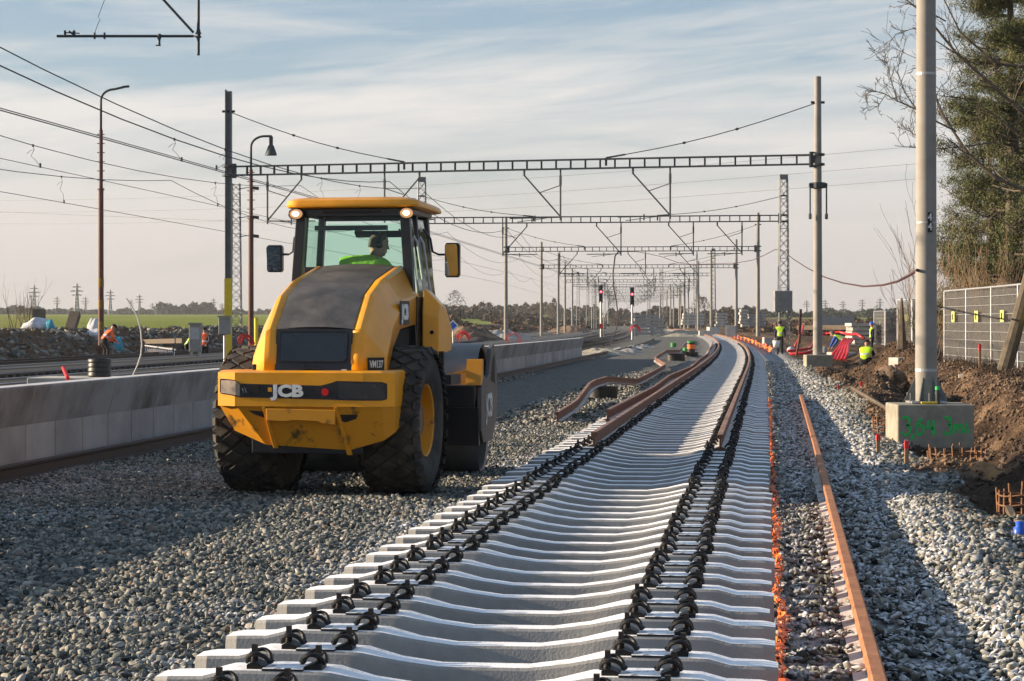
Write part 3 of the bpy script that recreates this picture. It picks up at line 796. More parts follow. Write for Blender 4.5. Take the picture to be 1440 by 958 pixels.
def person(label, J, mats, loc, rotz=0, head_dir=(0, 1, 0), helmet=None, hair='hair', vest_tape=True, extra=None, name='person', trousers='dark_cloth', jacket='yellow_vest', sleeves=None, face=True, legs=True):
    """J: joints in local metres. One continuous skinned body; cap or hair may be children."""
    root_first = J['pelvis']
    names = ['pelvis', 'waist', 'chest', 'neck', 'head',
             'shoL', 'elbL', 'wriL', 'shoR', 'elbR', 'wriR', 'hipL', 'kneL', 'ankL', 'toeL', 'hipR', 'kneR', 'ankR', 'toeR']
    rad = dict(pelvis=(.16, .13), waist=(.155, .125), chest=(.185, .14), neck=(.062, .062), head=(.07, .07),
               shoL=(.085, .08), elbL=(.055, .055), wriL=(.036, .036), shoR=(.085, .08), elbR=(.055, .055), wriR=(.036, .036),
               hipL=(.105, .105), kneL=(.07, .07), ankL=(.052, .052), toeL=(.045, .04), hipR=(.105, .105), kneR=(.07, .07), ankR=(.052, .052), toeR=(.045, .04))
    edges = [('pelvis','waist'),('waist','chest'),('chest','neck'),('neck','head'),('chest','shoL'),('shoL','elbL'),('elbL','wriL'),('chest','shoR'),('shoR','elbR'),('elbR','wriR'),
             ('pelvis','hipL'),('hipL','kneL'),('kneL','ankL'),('ankL','toeL'),('pelvis','hipR'),('hipR','kneR'),('kneR','ankR'),('ankR','toeR')]
    if not legs:
        drop = {'ankL', 'toeL', 'ankR', 'toeR'}; names = [n for n in names if n not in drop]; edges = [e for e in edges if e[0] not in drop and e[1] not in drop]
    idx = {n: i for i, n in enumerate(names)}
    me = bpy.data.meshes.new('skel'); me.from_pydata([J[n] for n in names], [(idx[a], idx[b]) for a, b in edges], [])
    t = bpy.data.objects.new('skel', me); COL.objects.link(t)
    sk = t.modifiers.new('s', 'SKIN'); sk.use_smooth_shade = True
    for n, v in zip(names, me.skin_vertices[0].data): v.radius = rad[n]
    me.skin_vertices[0].data[0].use_root = True
    ss = t.modifiers.new('u', 'SUBSURF'); ss.levels = 2; ss.render_levels = 2
    dg = bpy.context.evaluated_depsgraph_get(); body = bpy.data.meshes.new_from_object(t.evaluated_get(dg))
    bpy.data.objects.remove(t)
    mb = MB(); mb.v = [tuple(v.co) for v in body.vertices]; mb.f = [tuple(p.vertices) for p in body.polygons]
    # material by nearest bone
    segm = {'pelvis-waist': 1, 'waist-chest': 0, 'chest-neck': 0, 'neck-head': 2, 'chest-shoL': 0, 'shoL-elbL': 3, 'elbL-wriL': 3, 'chest-shoR': 0, 'shoR-elbR': 3, 'elbR-wriR': 3}
    segs = [(Vector(J[a]), Vector(J[b]), segm.get(a + '-' + b, 1)) for a, b in edges]
    def near(p):
        best, bi = 9, 0
        for a, b, m_ in segs:
            ab = b - a; tt = max(0, min(1, (p-a).dot(ab) / ab.length_squared)); dd = (p - a - ab*tt).length
            if dd < best: best, bi = dd, (m_ if not (m_ == 1 and a == Vector(J['pelvis']) and tt > .25) else (0 if b == Vector(J['waist']) else 1))
        return bi
    up = (Vector(J['chest']) - Vector(J['waist'])).normalized(); wc = Vector(J['waist'])
    for p in body.polygons:
        c = sum((Vector(body.vertices[i].co) for i in p.vertices), Vector()) / len(p.vertices); m_ = near(c)
        if m_ == 0 and vest_tape:
            h = (c - wc).dot(up)
            if .02 < h < .075 : m_ = 4
        mb.m.append(m_)
    bpy.data.meshes.remove(body)
    # head with face
    hd = Vector(head_dir).normalized(); hc = Vector(J['head']) + Vector((0, 0, .07)); upv = Vector((0, 0, 1)); rt = hd.cross(upv).normalized(); upv = rt.cross(hd)
    mb.cm = 2; base = len(mb.v)
    prof = [(0, -.125), (.035, -.122), (.058, -.105), (.070, -.07), (.076, -.03), (.080, .01), (.080, .05), (.068, .09), (.040, .115), (0, .122)]
    mb.lathe(prof, (0, 0, 0), 'z', 16)
    for i in range(base, len(mb.v)):
        x, y, z = mb.v[i]; y *= 1.22
        if y > 0 and -.02 < z < .02: y *= .95                           # eye line
        if y > 0 and z < -.06: y *= 1.04; 
        if y < 0: y *= 1.05
        mb.v[i] = tuple(hc + rt*x + hd*y + upv*z)
    def hp(x, y, z): return hc + rt*x + hd*y + upv*z
    if face:
        mb.add([hp(0, .093, .015), hp(-.016, .088, -.035), hp(.016, .088, -.035), hp(0, .122, -.032)], [(0, 1, 3), (0, 3, 2), (1, 2, 3)])    # nose
        for s in (-1, 1): mb.poly([hp(s*.079, -.005, .02), hp(s*.090, -.012, .0), hp(s*.082, -.004, -.03)], [.008, .014, .007], 6)          # ears
        for s in (-1, 1): mb.poly([hp(s*.012, .094, .020), hp(s*.045, .082, .022)], [.006, .005], 5)                                          # brow
        mb.cm = 5
        for s in (-1, 1): mb.poly([hp(s*.020, .092, .004), hp(s*.038, .085, .004)], [.006, .005], 5)                                          # eyes
        mb.poly([hp(-.022, .092, -.062), hp(0, .098, -.060), hp(.022, .092, -.062)], .004, 5)                                                  # mouth
    mb.cm = 2
    for s_, w_, e_ in ((-1, 'wriL', 'elbL'), (1, 'wriR', 'elbR')):
        w = Vector(J[w_]); dv = (w - Vector(J[e_])).normalized()
        capsule_fingers(mb, w, dv, (s_*-1, 0, .05), None)
    root = thing(name, label, 'person', loc, rotz)
    sl = sleeves or jacket
    b = mb.build('body', [M[jacket], M[trousers], M['skin'], M[sl], M['reflective'], M['dark_cloth']], root, smooth=True)
    # hair or helmet
    hb = MB(); mat_ = M[helmet] if helmet else M[hair]
    r = 1.12 if helmet else 1.05
    pr = [(.080*r, .0 if helmet else .02), (.083*r, .03), (.081*r, .06), (.068*r, .098), (.040*r, .124), (0, .133 * (1.06 if helmet else 1))]
    hb.lathe(pr, (0, 0, 0), 'z', 16)
    if helmet: hb.lathe([(.083*r, .0), (.105*r, -.004), (.083*r, .008)], (0, 0, 0), 'z', 16)
    for i in range(len(hb.v)):
        x, y, z = hb.v[i]; y = y*1.24 - (.004 if helmet else .010)
        if not helmet and y < 0: z -= .055 * (1 if z < .05 else .2)
        if not helmet and y > .02: y *= .86; z += .02; x *= .97
        hb.v[i] = tuple(hc + rt*x + hd*y + upv*z)
    hb.build('helmet' if helmet else 'hair', mat_, root, smooth=True)
    return root, hc, rt, hd, upv

def pose_stand(armL=None, armR=None):
    J = dict(pelvis=(0, 0, .93), waist=(0, 0, 1.10), chest=(0, .0, 1.34), neck=(0, .0, 1.50), head=(0, .01, 1.60),
             shoL=(-.19, 0, 1.42), elbL=(-.26, -.02, 1.14), wriL=(-.25, .08, .90), shoR=(.19, 0, 1.42), elbR=(.26, -.02, 1.14), wriR=(.25, .08, .90),
             hipL=(-.10, 0, .90), kneL=(-.11, .02, .50), ankL=(-.12, -.02, .09), toeL=(-.14, .15, .045), hipR=(.10, 0, .90), kneR=(.11, .03, .50), ankR=(.12, 0, .09), toeR=(.14, .17, .045))
    if armL: J['elbL'], J['wriL'] = armL
    if armR: J['elbR'], J['wriR'] = armR
    return J
def pose_bend():
    return dict(pelvis=(0, -.14, .88), waist=(0, .02, .98), chest=(0, .24, 1.10), neck=(0, .40, 1.12), head=(0, .50, 1.14),
             shoL=(-.19, .30, 1.09), elbL=(-.22, .42, .85), wriL=(-.14, .55, .66), shoR=(.19, .30, 1.09), elbR=(.22, .42, .85), wriR=(.14, .55, .66),
             hipL=(-.10, -.14, .86), kneL=(-.14, .04, .48), ankL=(-.14, -.04, .09), toeL=(-.16, .13, .045), hipR=(.10, -.14, .86), kneR=(.14, .08, .48), ankR=(.14, .0, .09), toeR=(.16, .17, .045))
def pose_crouch():
    return dict(pelvis=(0, -.10, .36), waist=(0, -.03, .50), chest=(0, .12, .70), neck=(0, .22, .84), head=(0, .28, .92),
             shoL=(-.18, .14, .77), elbL=(-.24, .34, .56), wriL=(-.12, .50, .40), shoR=(.18, .14, .77), elbR=(.24, .34, .56), wriR=(.12, .50, .40),
             hipL=(-.10, -.10, .34), kneL=(-.20, .28, .50), ankL=(-.16, .02, .09), toeL=(-.20, .20, .045), hipR=(.10, -.10, .34), kneR=(.20, .28, .46), ankR=(.16, .02, .09), toeR=(.20, .20, .045))
def pose_sit():
    return dict(pelvis=(0, -.05, .12), waist=(-.04, -.03, .28), chest=(-.05, .02, .56), neck=(.05, .06, .69), head=(.10, .09, .76),
             shoL=(-.27, .04, .65), elbL=(-.24, .22, .40), wriL=(-.12, .48, .42), shoR=(.18, .04, .62), elbR=(.34, .12, .34), wriR=(.30, .36, .28),
             hipL=(-.11, .0, .10), kneL=(-.15, .42, .14), ankL=(-.14, .50, -.26), toeL=(-.14, .66, -.30), hipR=(.11, .0, .10), kneR=(.15, .42, .14), ankR=(.14, .50, -.26), toeR=(.14, .66, -.30))

# ================================================================== ROAD ROLLER
RX, RD, RYAW = -1.79, 21.75, -.182
def roller():
    root = thing('road_roller', 'yellow single drum road roller seen from behind, with lit roof lamps and dirty tyres', 'road roller', (RX, RD, .0), RYAW)
    B = lambda mb, name, m, par=root, **k: mb.build(name, m, par, **k)
    # ---- rear bumper: box-section band above, plate raked in below
    plan = [(-.90, -.93), (-.885, -1.05), (-.68, -1.145), (.62, -1.145), (.80, -1.09), (.905, -1.0), (.905, -.55)]
    mb = MB(); z1, z0 = 1.225, .905
    n = len(plan)
    top = [(x, y, z1) for x, y in plan]; topi = [(x*.985, y + .025, z1 + .012) for x, y in plan]
    for i in range(n - 1):
        (xa, ya), (xb, yb) = plan[i], plan[i+1]
        mb.add([(xa, ya, z0), (xb, yb, z0), (xb, yb, z1), (xa, ya, z1)], [(0, 1, 2, 3)])
        mb.add([(xa, ya, z1), (xb, yb, z1), (xb*.97, yb+.05, z1+.02), (xa*.97, ya+.05, z1+.02)], [(0, 1, 2, 3)])
    mb.add([(x*.97, y+.05, z1+.02) for x, y in plan] + [(-.87, -.55, z1+.02)], [tuple(range(n+1))])
    mb.box((-.885, -.76, 1.07), (.03, .42, .31)); mb.box((0, -.80, .95), (1.72, .30, .05))
    bump = B(mb, 'rear_bumper', M['yellow'], bevel=.012)
    # lower raked plate
    mb = MB()
    up_ = [(-.90, -1.0), (-.68, -1.125), (.62, -1.125), (.80, -1.07), (.900, -.985)]
    cols = [(-.90, -1.0, .93, -.76, -.90, .66), (-.68, -1.125, .92, -.42, -.98, .535), (-.42, -1.125, .92, -.40, -.98, .53), (.40, -1.125, .915, .40, -.98, .49), (.62, -1.125, .91, .46, -.975, .49), (.80, -1.07, .905, .78, -.93, .58), (.900, -.985, .905, .885, -.88, .66)]
    for a, b in zip(cols, cols[1:]):
        mb.add([(a[0], a[1], a[2]), (b[0], b[1], b[2]), (b[3], b[4], b[5]), (a[3], a[4], a[5])], [(0, 1, 2, 3)])
        mb.add([(a[3], a[4], a[5]), (b[3], b[4], b[5]), (b[3], b[4]+.30, b[5]+.03), (a[3], a[4]+.30, a[5]+.03)], [(0, 1, 2, 3)])
    mb.add([(.900, -.985, .905), (.885, -.88, .66), (.885, -.52, .74), (.90, -.52, .905)], [(0, 1, 2, 3)])
    mb.add([(-.900, -1.0, .93), (-.76, -.90, .66), (-.80, -.52, .74), (-.90, -.52, .905)], [(0, 1, 2, 3)])
    B(mb, 'raked_plate', M['yellow_dirty'], bump, bevel=.006)
    mb = MB()   # ribs and cross bar
    def plate_y(z): return -1.125 + (.92 - z) / .43 * .145
    mb.add([(x, plate_y(z) + o, z) for x, z in ((-.40, .90), (-.365, .90), (-.285, .50), (-.325, .50)) for o in (-.035, .02)], [(0, 2, 4, 6), (1, 7, 5, 3), (0, 1, 3, 2), (2, 3, 5, 4), (4, 5, 7, 6), (6, 7, 1, 0)])
    mb.add([(x, plate_y(z) + o, z) for x, z in ((.33, .90), (.365, .90), (.47, .44), (.425, .44)) for o in (-.04, .02)], [(0, 2, 4, 6), (1, 7, 5, 3), (0, 1, 3, 2), (2, 3, 5, 4), (4, 5, 7, 6), (6, 7, 1, 0)])
    mb.prism([(-.36, .885), (.35, .875), (.34, .735), (.22, .745), (.18, .765), (-.08, .775), (-.16, .762), (-.35, .77)], 'y', -1.155, -1.05)
    B(mb, 'stiffening_rib', M['yellow_dirty'], bump, bevel=.006)
    for poly in ([(-.555, .865), (-.41, .855), (-.39, .79), (-.50, .83)], [(-.35, .85), (-.25, .85), (-.25, .785), (-.34, .795)], [(.235, .835), (.335, .835), (.335, .765), (.25, .765)], [(.375, .83), (.56, .83), (.54, .79), (.43, .755), (.385, .77)]):
        mb = MB(); mb.add([(x, plate_y(z) - (.036 if -.37 < x < .35 else .004), z) for x, z in poly], [tuple(range(len(poly)))])
        B(mb, 'slot_shade', M['recess_shade'], bump)  # flat dark faces paint the shade of the slots, nothing is cut
    bump.scale.x = .965
    # black insert across the bumper, following its facets
    def face(x, off=.004):
        for (xa, ya), (xb, yb) in zip(plan, plan[1:]):
            if xa <= x <= xb and xb > xa: return ya + (yb-ya)*(x-xa)/(xb-xa) - off
        return -1.15
    def strip(pts, off, name, m, par):
        mb = MB(); vs = [(x, face(x, off), z) for x, zt, zb in pts for z in (zt, zb)]
        mb.add(vs, [(2*i, 2*i+1, 2*i+3, 2*i+2) for i in range(len(pts)-1)]); return B(mb, name, m, par)
    ins = strip([(-.86, 1.155, 1.035), (-.845, 1.165, 1.02), (-.74, 1.16, 1.01), (-.68, 1.155, 1.0), (-.62, 1.12, .99), (.20, 1.105, .975), (.30, 1.13, .972), (.36, 1.15, .97), (.62, 1.145, .965), (.80, 1.14, .965), (.84, 1.125, .975), (.845, 1.12, .99)], .006, 'insert_panel', M['black_gloss'], bump)
    strip([(-.845, 1.15, 1.03), (-.74, 1.15, 1.02), (-.67, 1.145, 1.01), (-.63, 1.115, 1.002), (-.625, 1.10, 1.005)], .010, 'tail_lamp', M['lamp_grey'], ins)
    strip([(.38, 1.135, .985), (.62, 1.13, .98), (.80, 1.125, .98), (.825, 1.115, .99)], .010, 'tail_lamp', mat('dark_lens', (.025, .028, .032), .25, 0, .2, 9, coat=.5), ins)
    mb = MB(); mb.tube((.245, -1.152, 1.045), (.245, -1.163, 1.045), .036, None, 20); B(mb, 'reflector', M['red_refl'], ins)
    mb = MB(); mb.tube((-.475, -1.150, 1.065), (-.475, -1.158, 1.065), .052, None, 20); mb.tube((-.475, -1.15, 1.065), (-.475, -1.159, 1.065), .046, None, 20); B(mb, 'socket', M['recess_shade'], ins)  # shade of the round hole painted as a dark disc
    Rb = Matrix(((1, 0, 0), (0, 0, -1), (0, 1, 0)))        # text upright, facing -y
    text_mesh('lettering', 'JCB', .150, M['white_mark'], ins, (-.135, -1.156, 1.048), Rb, .003, .008, 1.32, 1.02)
    mb = MB(); mb.add([(-.335, -1.162, 1.085), (-.295, -1.162, 1.085), (-.295, -1.162, 1.045), (-.335, -1.162, 1.045)], [(0, 1, 2, 3)]); B(mb, 'badge', M['yellow'], ins)
    mb = MB()
    for k, (x, z) in enumerate(((-.60, 1.055), (-.575, 1.06))): mb.bar((x, -1.157, z+.02), (x+.02, -1.157, z-.025), .010, .003)
    B(mb, 'bolt_marks', M['white_worn'], ins)
    # ---- hood
    st = [(-.985, 1.20, .0), (-.965, 1.40, .0), (-.905, 1.635, .02), (-.46, 1.965, .06), (.05, 2.12, .06), (1.08, 2.29, .04)]
    mb = MB()
    for s in (-1, 1):
        rows = []
        for y, z, k in st:
            zi = z
            lowz = 1.19 if y < -.60 else (1.19 + (1.60 - 1.19) * min(1, (y + .60) / .22) if y < -.3 else 1.62 + max(0, (y + .3) * .05))
            w = .665 - .055 * min(1, max(0, (y + .98) / 2.0)); yo = .02 + .21 * max(0, 1 - (y + .985) / .9)
            zs = z - .30 * min(1, (z - 1.2) / .5); 
            rows.append([(s*.365, y, zi), (s*.445, y, zi + .008), (s*.485, y + .0, zi - .02), (s*w, y + yo, max(lowz + .001, zs)), (s*w, y + yo, lowz)])
        n0 = len(mb.v)
        for r_ in rows: mb.v += r_
        for i in range(len(rows)-1):
            for k in range(4):
                a = n0 + i*5 + k; mb.f.append((a, a+1, a+6, a+5)); mb.m.append(0)
        # rear closing face and inner lip
        r0 = rows[0]; mb.add([(s*.365, -.985, 1.19), (s*.365, -.985, 1.205), r0[1], r0[3], r0[4]], [(0, 1, 2, 3, 4)])
    # rear faces beside the grille
    hood = B(mb, 'hood', M['yellow'], auto=14)
    sol = hood.modifiers.new('t', 'SOLIDIFY'); sol.thickness = .012; sol.offset = -1
    mb = MB(); rows = []
    st2 = [s_ for s_ in st if s_[0] >= -.91]
    for y, z, k in st2:
        rows.append([(x*.385/.385, y - .004, z + .004 + (.022 * (1 - (x/.385)**2))) for x in (-.375, -.25, -.12, 0, .12, .25, .375)])
    for r_ in rows: mb.v += r_
    for i in range(len(rows)-1):
        for k in range(6): a = i*7 + k; mb.f.append((a, a+1, a+8, a+7)); mb.m.append(0)
    B(mb, 'hood_cover', M['black_cover'], hood, smooth=True)
    mb = MB(); mb.prism([(-.375, 1.185), (.375, 1.185), (.375, 1.21), (-.375, 1.21)], 'y', -1.0, -.96)
    mb.add([(-.375, -.995, 1.19), (.375, -.995, 1.19), (.375, -.915, 1.64), (-.375, -.915, 1.64)], [(0, 1, 2, 3)])
    gr = B(mb, 'rear_grille', M['black_paint'], hood)
    def gy(z): return -.995 + (z - 1.19) / .45 * .08 
    mb = MB(); g = [(-.335, 1.33), (.30, 1.33), (.325, 1.36), (.325, 1.60), (.30, 1.615), (-.31, 1.615), (-.335, 1.60)]
    mb.add([(x, gy(z) - .006, z) for x, z in g], [tuple(range(len(g)))]); B(mb, 'grille_panel', M['black_gloss'], gr)
    mb = MB()
    for (xa, za), (xb, zb) in zip(g, g[1:] + g[:1]): mb.bar((xa, gy(za) - .010, za), (xb, gy(zb) - .010, zb), .012, .012)
    mb.bar((-.02, gy(1.5)-.009, 1.335), (-.02, gy(1.6)+.0, 1.61), .006, .006)
    B(mb, 'grille_rim', M['black_paint'], gr)
    mb = MB(); mb.tube((-.10, gy(1.27)-.004, 1.275), (-.10, gy(1.27)-.03, 1.275), .026, None, 12); mb.bar((-.08, gy(1.27)-.03, 1.27), (.08, gy(1.27)-.03, 1.26), .014, .022); B(mb, 'door_handle', M['black_gloss'], gr)
    mb = MB(); mb.box((.305, gy(1.23)-.006, 1.235), (.05, .003, .045)); B(mb, 'sticker', M['white_mark'], gr)
    # badges on the right flank, the flank faces +x
    Rr = Matrix(((0, 0, 1), (1, 0, 0), (0, 1, 0)))        # text runs along +y, up z, faces +x
    mb = MB(); mb.box((.641, .27, 1.80), (.008, .46, .24)); pl = B(mb, 'name_plate', M['signal'], hood)
    text_mesh('lettering', 'JCB', .20, M['white_mark'], pl, (.648, .27, 1.80), Rr, .002, .012, 1.05, 1.0)
    mb = MB(); fa = math.atan2(.181, .230); mb.box((.588, -.862, 1.30), (.008, .20, .135), Matrix.Rotation(-fa, 3, 'Z')); pl = B(mb, 'name_plate', M['signal'], hood)
    text_mesh('lettering', 'VM137', .10, M['white_mark'], pl, (.588 + .006*math.cos(fa), -.862 - .006*math.sin(fa), 1.30), Matrix.Rotation(-fa, 3, 'Z') @ Rr, .002, .001, .62, .9)
    HR = .035; pv0 = Vector((0, 1.0, 0)); hood.rotation_euler.z = HR; hood.location = pv0 - Matrix.Rotation(HR, 3, 'Z') @ pv0
    # ---- chassis
    mb = MB(); mb.box((0, -.15, .86), (.92, 1.5, .62)); mb.box((0, .95, .95), (.9, .9, .7)); mb.box((0, -.70, .62), (1.1, .5, .35)); mb.tube((-.9, 0, .74), (.9, 0, .74), .16, None, 12)
    mb.box((0, 1.75, .75), (.6, .9, .5)); mb.box((0, -.1, 1.25), (1.16, 1.5, .10))
    B(mb, 'chassis', M['black_paint'], bevel=.01)
    # ---- wheels
    def wheel(s):
        w = .28; R_ = .745
        mb = MB(); mb.cm = 1
        prof = [(.36, -.22), (.45, -.27), (.58, -w), (.66, -w + .015), (.705, -.24), (.715, -.12), (.718, 0), (.715, .12), (.705, .24), (.66, w - .015), (.58, w), (.45, .27), (.36, .22)]
        mb.lathe(prof, (0, 0, 0), 'x', 48)
        t = B(mb, 'wheel', [M['tyre'], M['tyre']], smooth=True)
        t.location = (s * .722, 0, .735)
        # diamond lugs
        lg = MB(); n = 26
        for row, (cx, off) in enumerate(((-.22, 0), (-.11, .5), (0, 0), (.11, .5), (.22, 0))):
            for k in range(n):
                a = 2*math.pi*(k + off)/n; rr = .716 - (.012 if abs(cx) > .2 else 0)
                hh = .024; dw, dl = (.098, .073)
                def P(dx, da, r_): 
                    aa = a + da/rr; x = cx + dx; r2 = r_ - max(0, abs(x) - .2)*.22
                    return (x, r2*math.sin(aa), r2*math.cos(aa))
                base = [P(-dw, 0, rr-.006), P(0, -dl, rr-.006), P(dw, 0, rr-.006), P(0, dl, rr-.006)]
                top = [P(-dw*.86, 0, rr+hh), P(0, -dl*.86, rr+hh), P(dw*.86, 0, rr+hh), P(0, dl*.86, rr+hh)]
                lg.add(base + top, [(0, 1, 5, 4), (1, 2, 6, 5), (2, 3, 7, 6), (3, 0, 4, 7), (4, 5, 6, 7)])
        # shoulder blocks reaching down the sidewall
        for sd in (-1, 1):
            for k in range(n):
                a = 2*math.pi*(k + .5)/n
                for q in range(1):
                    vs = []
                    for (x, r_) in ((sd*.265, .735), (sd*.318, .66), (sd*.300, .655), (sd*.25, .70)):
                        for da in (-.055, .055): vs.append((x, r_*math.sin(a+da), r_*math.cos(a+da)))
                    lg.add(vs, [(0, 1, 3, 2), (2, 3, 5, 4), (0, 2, 4, 6), (1, 7, 5, 3), (6, 4, 5, 7), (0, 6, 7, 1)])
        B(lg, 'tread', M['tyre'], t)
        rm = MB(); sgn = s
        rm.lathe([(.36, sgn*.235), (.345, sgn*.225), (.33, sgn*.12), (.30, sgn*.09), (.20, sgn*.05), (.16, sgn*.13), (.10, sgn*.16), (0, sgn*.165)], (0, 0, 0), 'x', 32)
        rm.lathe([(.37, -.235), (.37, .235)], (0, 0, 0), 'x', 32)
        for k in range(8):
            a = 2*math.pi*k/8; rm.tube((sgn*.07, .24*math.sin(a), .24*math.cos(a)), (sgn*.10, .24*math.sin(a), .24*math.cos(a)), .018, None, 6)
        B(rm, 'rim', M['yellow_dirty'], t, auto=35)
        return t
    wheel(-1); wheel(1)
    # ---- cab
    CY0, CY1 = 1.06, 2.02
    def cabx(z): return .715 - (z - 1.9) * .11 if z > 1.9 else .715
    mb = MB()
    def pillar(x, y, z0, z1, w, d, s, lean=0):
        a = (s*(cabx(z0) - w/2), y, z0); b = (s*(cabx(z1) - w/2), y + lean, z1)
        vs = []
        for c_ in (a, b):
            for dx, dy in ((-w/2, -d/2), (w/2, -d/2), (w/2, d/2), (-w/2, d/2)): vs.append((c_[0]+dx, c_[1]+dy, c_[2]))
        mb.add(vs, [(3, 2, 1, 0), (4, 5, 6, 7), (0, 1, 5, 4), (1, 2, 6, 5), (2, 3, 7, 6), (3, 0, 4, 7)])
    for s in (-1, 1):
        pillar(0, CY0, 1.25, 2.88, .10, .10, s, .04); pillar(0, CY1, 1.25, 2.86, .07, .08, s, -.05)
        pillar(0, 1.42, 1.25, 2.86, .035, .05, s)
        mb.box((s*.66, (CY0+CY1)/2, 1.60), (.08, CY1-CY0, .75)); mb.box((s*.60, (CY0+CY1)/2, 2.86), (.08, CY1-CY0, .06))
        mb.box((s*.685, (CY0+CY1)/2, 1.28), (.10, CY1-CY0 + .1, .10))
    mb.box((0, CY0 + .03, 2.855), (1.14, .10, .085)); mb.box((0, CY1 - .03, 2.85), (1.14, .08, .08)); mb.box((0, CY1, 1.65), (1.30, .06, .62)); mb.box((0, CY0+.01, 1.60), (1.30, .08, .90)); mb.box((0, 1.5, 1.24), (1.36, .95, .06))
    mb.box((0, CY0 - .035, 2.235), (1.02, .05, .10)); mb.box((.0, CY0 - .03, 2.86), (.62, .03, .022))
    cab = B(mb, 'cab_frame', M['black_paint'], bevel=.008)
    # dashboard posture: console, wheel, far bars
    mb = MB(); mb.box((0, 1.92, 2.0), (.5, .12, .18)); mb.tube((0, 1.88, 2.06), (0, 1.80, 2.16), .03); mb.lathe([(.17, 0), (.185, .015), (.17, .03), (.155, .015), (.17, 0)], (0, 1.77, 2.17), 'z', 20)
    mb.box((-.05, 1.20, 2.70), (.78, .07, .05)); mb.box((.12, 1.86, 2.66), (.56, .10, .07))
    mb.bar((.28, CY1-.03, 2.72), (.52, CY1-.02, 2.20), .02); mb.bar((.38, CY1-.03, 2.72), (.56, CY1-.02, 2.34), .02)
    B(mb, 'cab_fittings', M['black_paint'], cab)
    mb = MB(); mb.prism([(-.05, 2.66), (.02, 2.71), (.02, 2.62)], 'y', 1.93, 1.935); mb.lathe([(0, 0), (.048, 0), (.048, .01), (0, .01)], (-.15, 1.9, 2.68), 'y', 18); B(mb, 'interior_mirror', M['black_gloss'], cab)
    mb = MB(); mb.box((.02, 1.50, 1.66), (.46, .44, .14)); mb.prism([(-.21, 1.70), (.25, 1.70), (.27, 2.10), (.18, 2.30), (-.14, 2.30), (-.23, 2.10)], 'y', 1.25, 1.35); mb.box((.02, 1.5, 1.42), (.3, .3, .36))
    B(mb, 'seat', M['seat'], cab, bevel=.03)
    def pane(vs, name='window_pane'): 
        mb = MB(); mb.add(vs, [(0, 1, 2, 3)]); return B(mb, name, M['glass'], cab)
    pane([(-.65, CY0 - .01, 1.98), (.65, CY0 - .01, 1.98), (.54, CY0 + .03, 2.82), (-.54, CY0 + .03, 2.82)], 'rear_window')
    pane([(-.62, CY1, 1.9), (.62, CY1, 1.9), (.52, CY1-.04, 2.78), (-.52, CY1-.04, 2.78)], 'windscreen')
    for s in (-1, 1): pane([(s*.70, CY0+.05, 1.9), (s*.70, CY1-.04, 1.9), (s*.585, CY1-.06, 2.8), (s*.585, CY0+.06, 2.8)], 'side_window')
    # door bars visible at the right
    mb = MB()
    for y in (1.30, 1.60): mb.poly([(.71, y, 1.75), (.735, y, 1.9), (.64, y, 2.55), (.60, y, 2.62)], .013, 6)
    mb.box((.725, 1.25, 2.12), (.02, .05, .16))
    B(mb, 'door_rail', M['galv'], cab)
    # roof
    mb = MB(); A = []
    def roof_outline(k):
        pts = []
        hw0, hw1, y0, y1, r_ = .715 - k, .735 - k, .93 + k, 2.20 - k, .17
        for cx, cy, a0 in ((hw1 - r_, y1 - r_, 0), (-(hw1 - r_), y1 - r_, 90), (-(hw0 - r_), y0 + r_, 180), (hw0 - r_, y0 + r_, 270)):
            for q in range(7): a = R(a0 + 15*q); pts.append((cx + r_*math.cos(a), cy + r_*math.sin(a)))
        return pts
    rings = []
    for k, z in ((.03, 2.895), (0, 2.903), (-.005, 2.925), (.01, 2.955), (.05, 2.978), (.14, 2.992)):
        ring = []
        for x, y in roof_outline(k):
            dz = 0
            if y < 1.15:                                             # rear edge: rounded bulges at the lamps, lower bar between
                t = abs(x)
                dz = (.065 * float(sm(.30, .46, t)) - .040) if z > 2.93 else (.02 * float(sm(.36, .46, t)) - .012)
            ring.append((x, y, z + dz - .04*max(0, (y-1.5)) * (0 if x < 0 else .7)))
        rings.append(ring)
    n = len(rings[0]); 
    for r_ in rings: mb.v += r_
    for i in range(len(rings)-1):
        for k in range(n): a = i*n+k; b = i*n+(k+1) % n; mb.f.append((a, b, b+n, a+n)); mb.m.append(0)
    mb.f.append(tuple(range(n))[::-1]); mb.m.append(0); e = (len(rings)-1)*n; mb.f.append(tuple(range(e, e+n))); mb.m.append(0)
    roof = B(mb, 'roof', M['yellow'], auto=35)
    for s in (-1, 1):
        x = s*.595 + .01
        mb = MB(); mb.lathe([(0, .10), (.06, .09), (.080, .03), (.086, 0), (.074, -.002), (.070, .006)], (x, .955, 2.84), 'y', 20)
        mb.v = [(v[0], v[1], 2.84 + (v[2]-2.84)*.72) for v in mb.v]
        lp = B(mb, 'work_lamp', M['lens_ring'], roof, smooth=True)
        mb = MB(); mb.lathe([(0, -.012), (.04, -.006), (.070, .004)], (x, .955, 2.84), 'y', 20); mb.v = [(v[0], v[1], 2.84 + (v[2]-2.84)*.72) for v in mb.v]
        B(mb, 'reflector_bowl', mat('lamp_bowl', (.45, .33, .22), .25, .5, 0, emit=(1, .50, .20), estr=.22), lp, smooth=True)
        mb = MB(); mb.lathe([(0, -.022), (.02, -.018), (.034, -.008)], (x, .95, 2.84), 'y', 20); mb.v = [(v[0], v[1], 2.84 + (v[2]-2.84)*.72) for v in mb.v]
        B(mb, 'lens', M['lens'], lp, smooth=True)
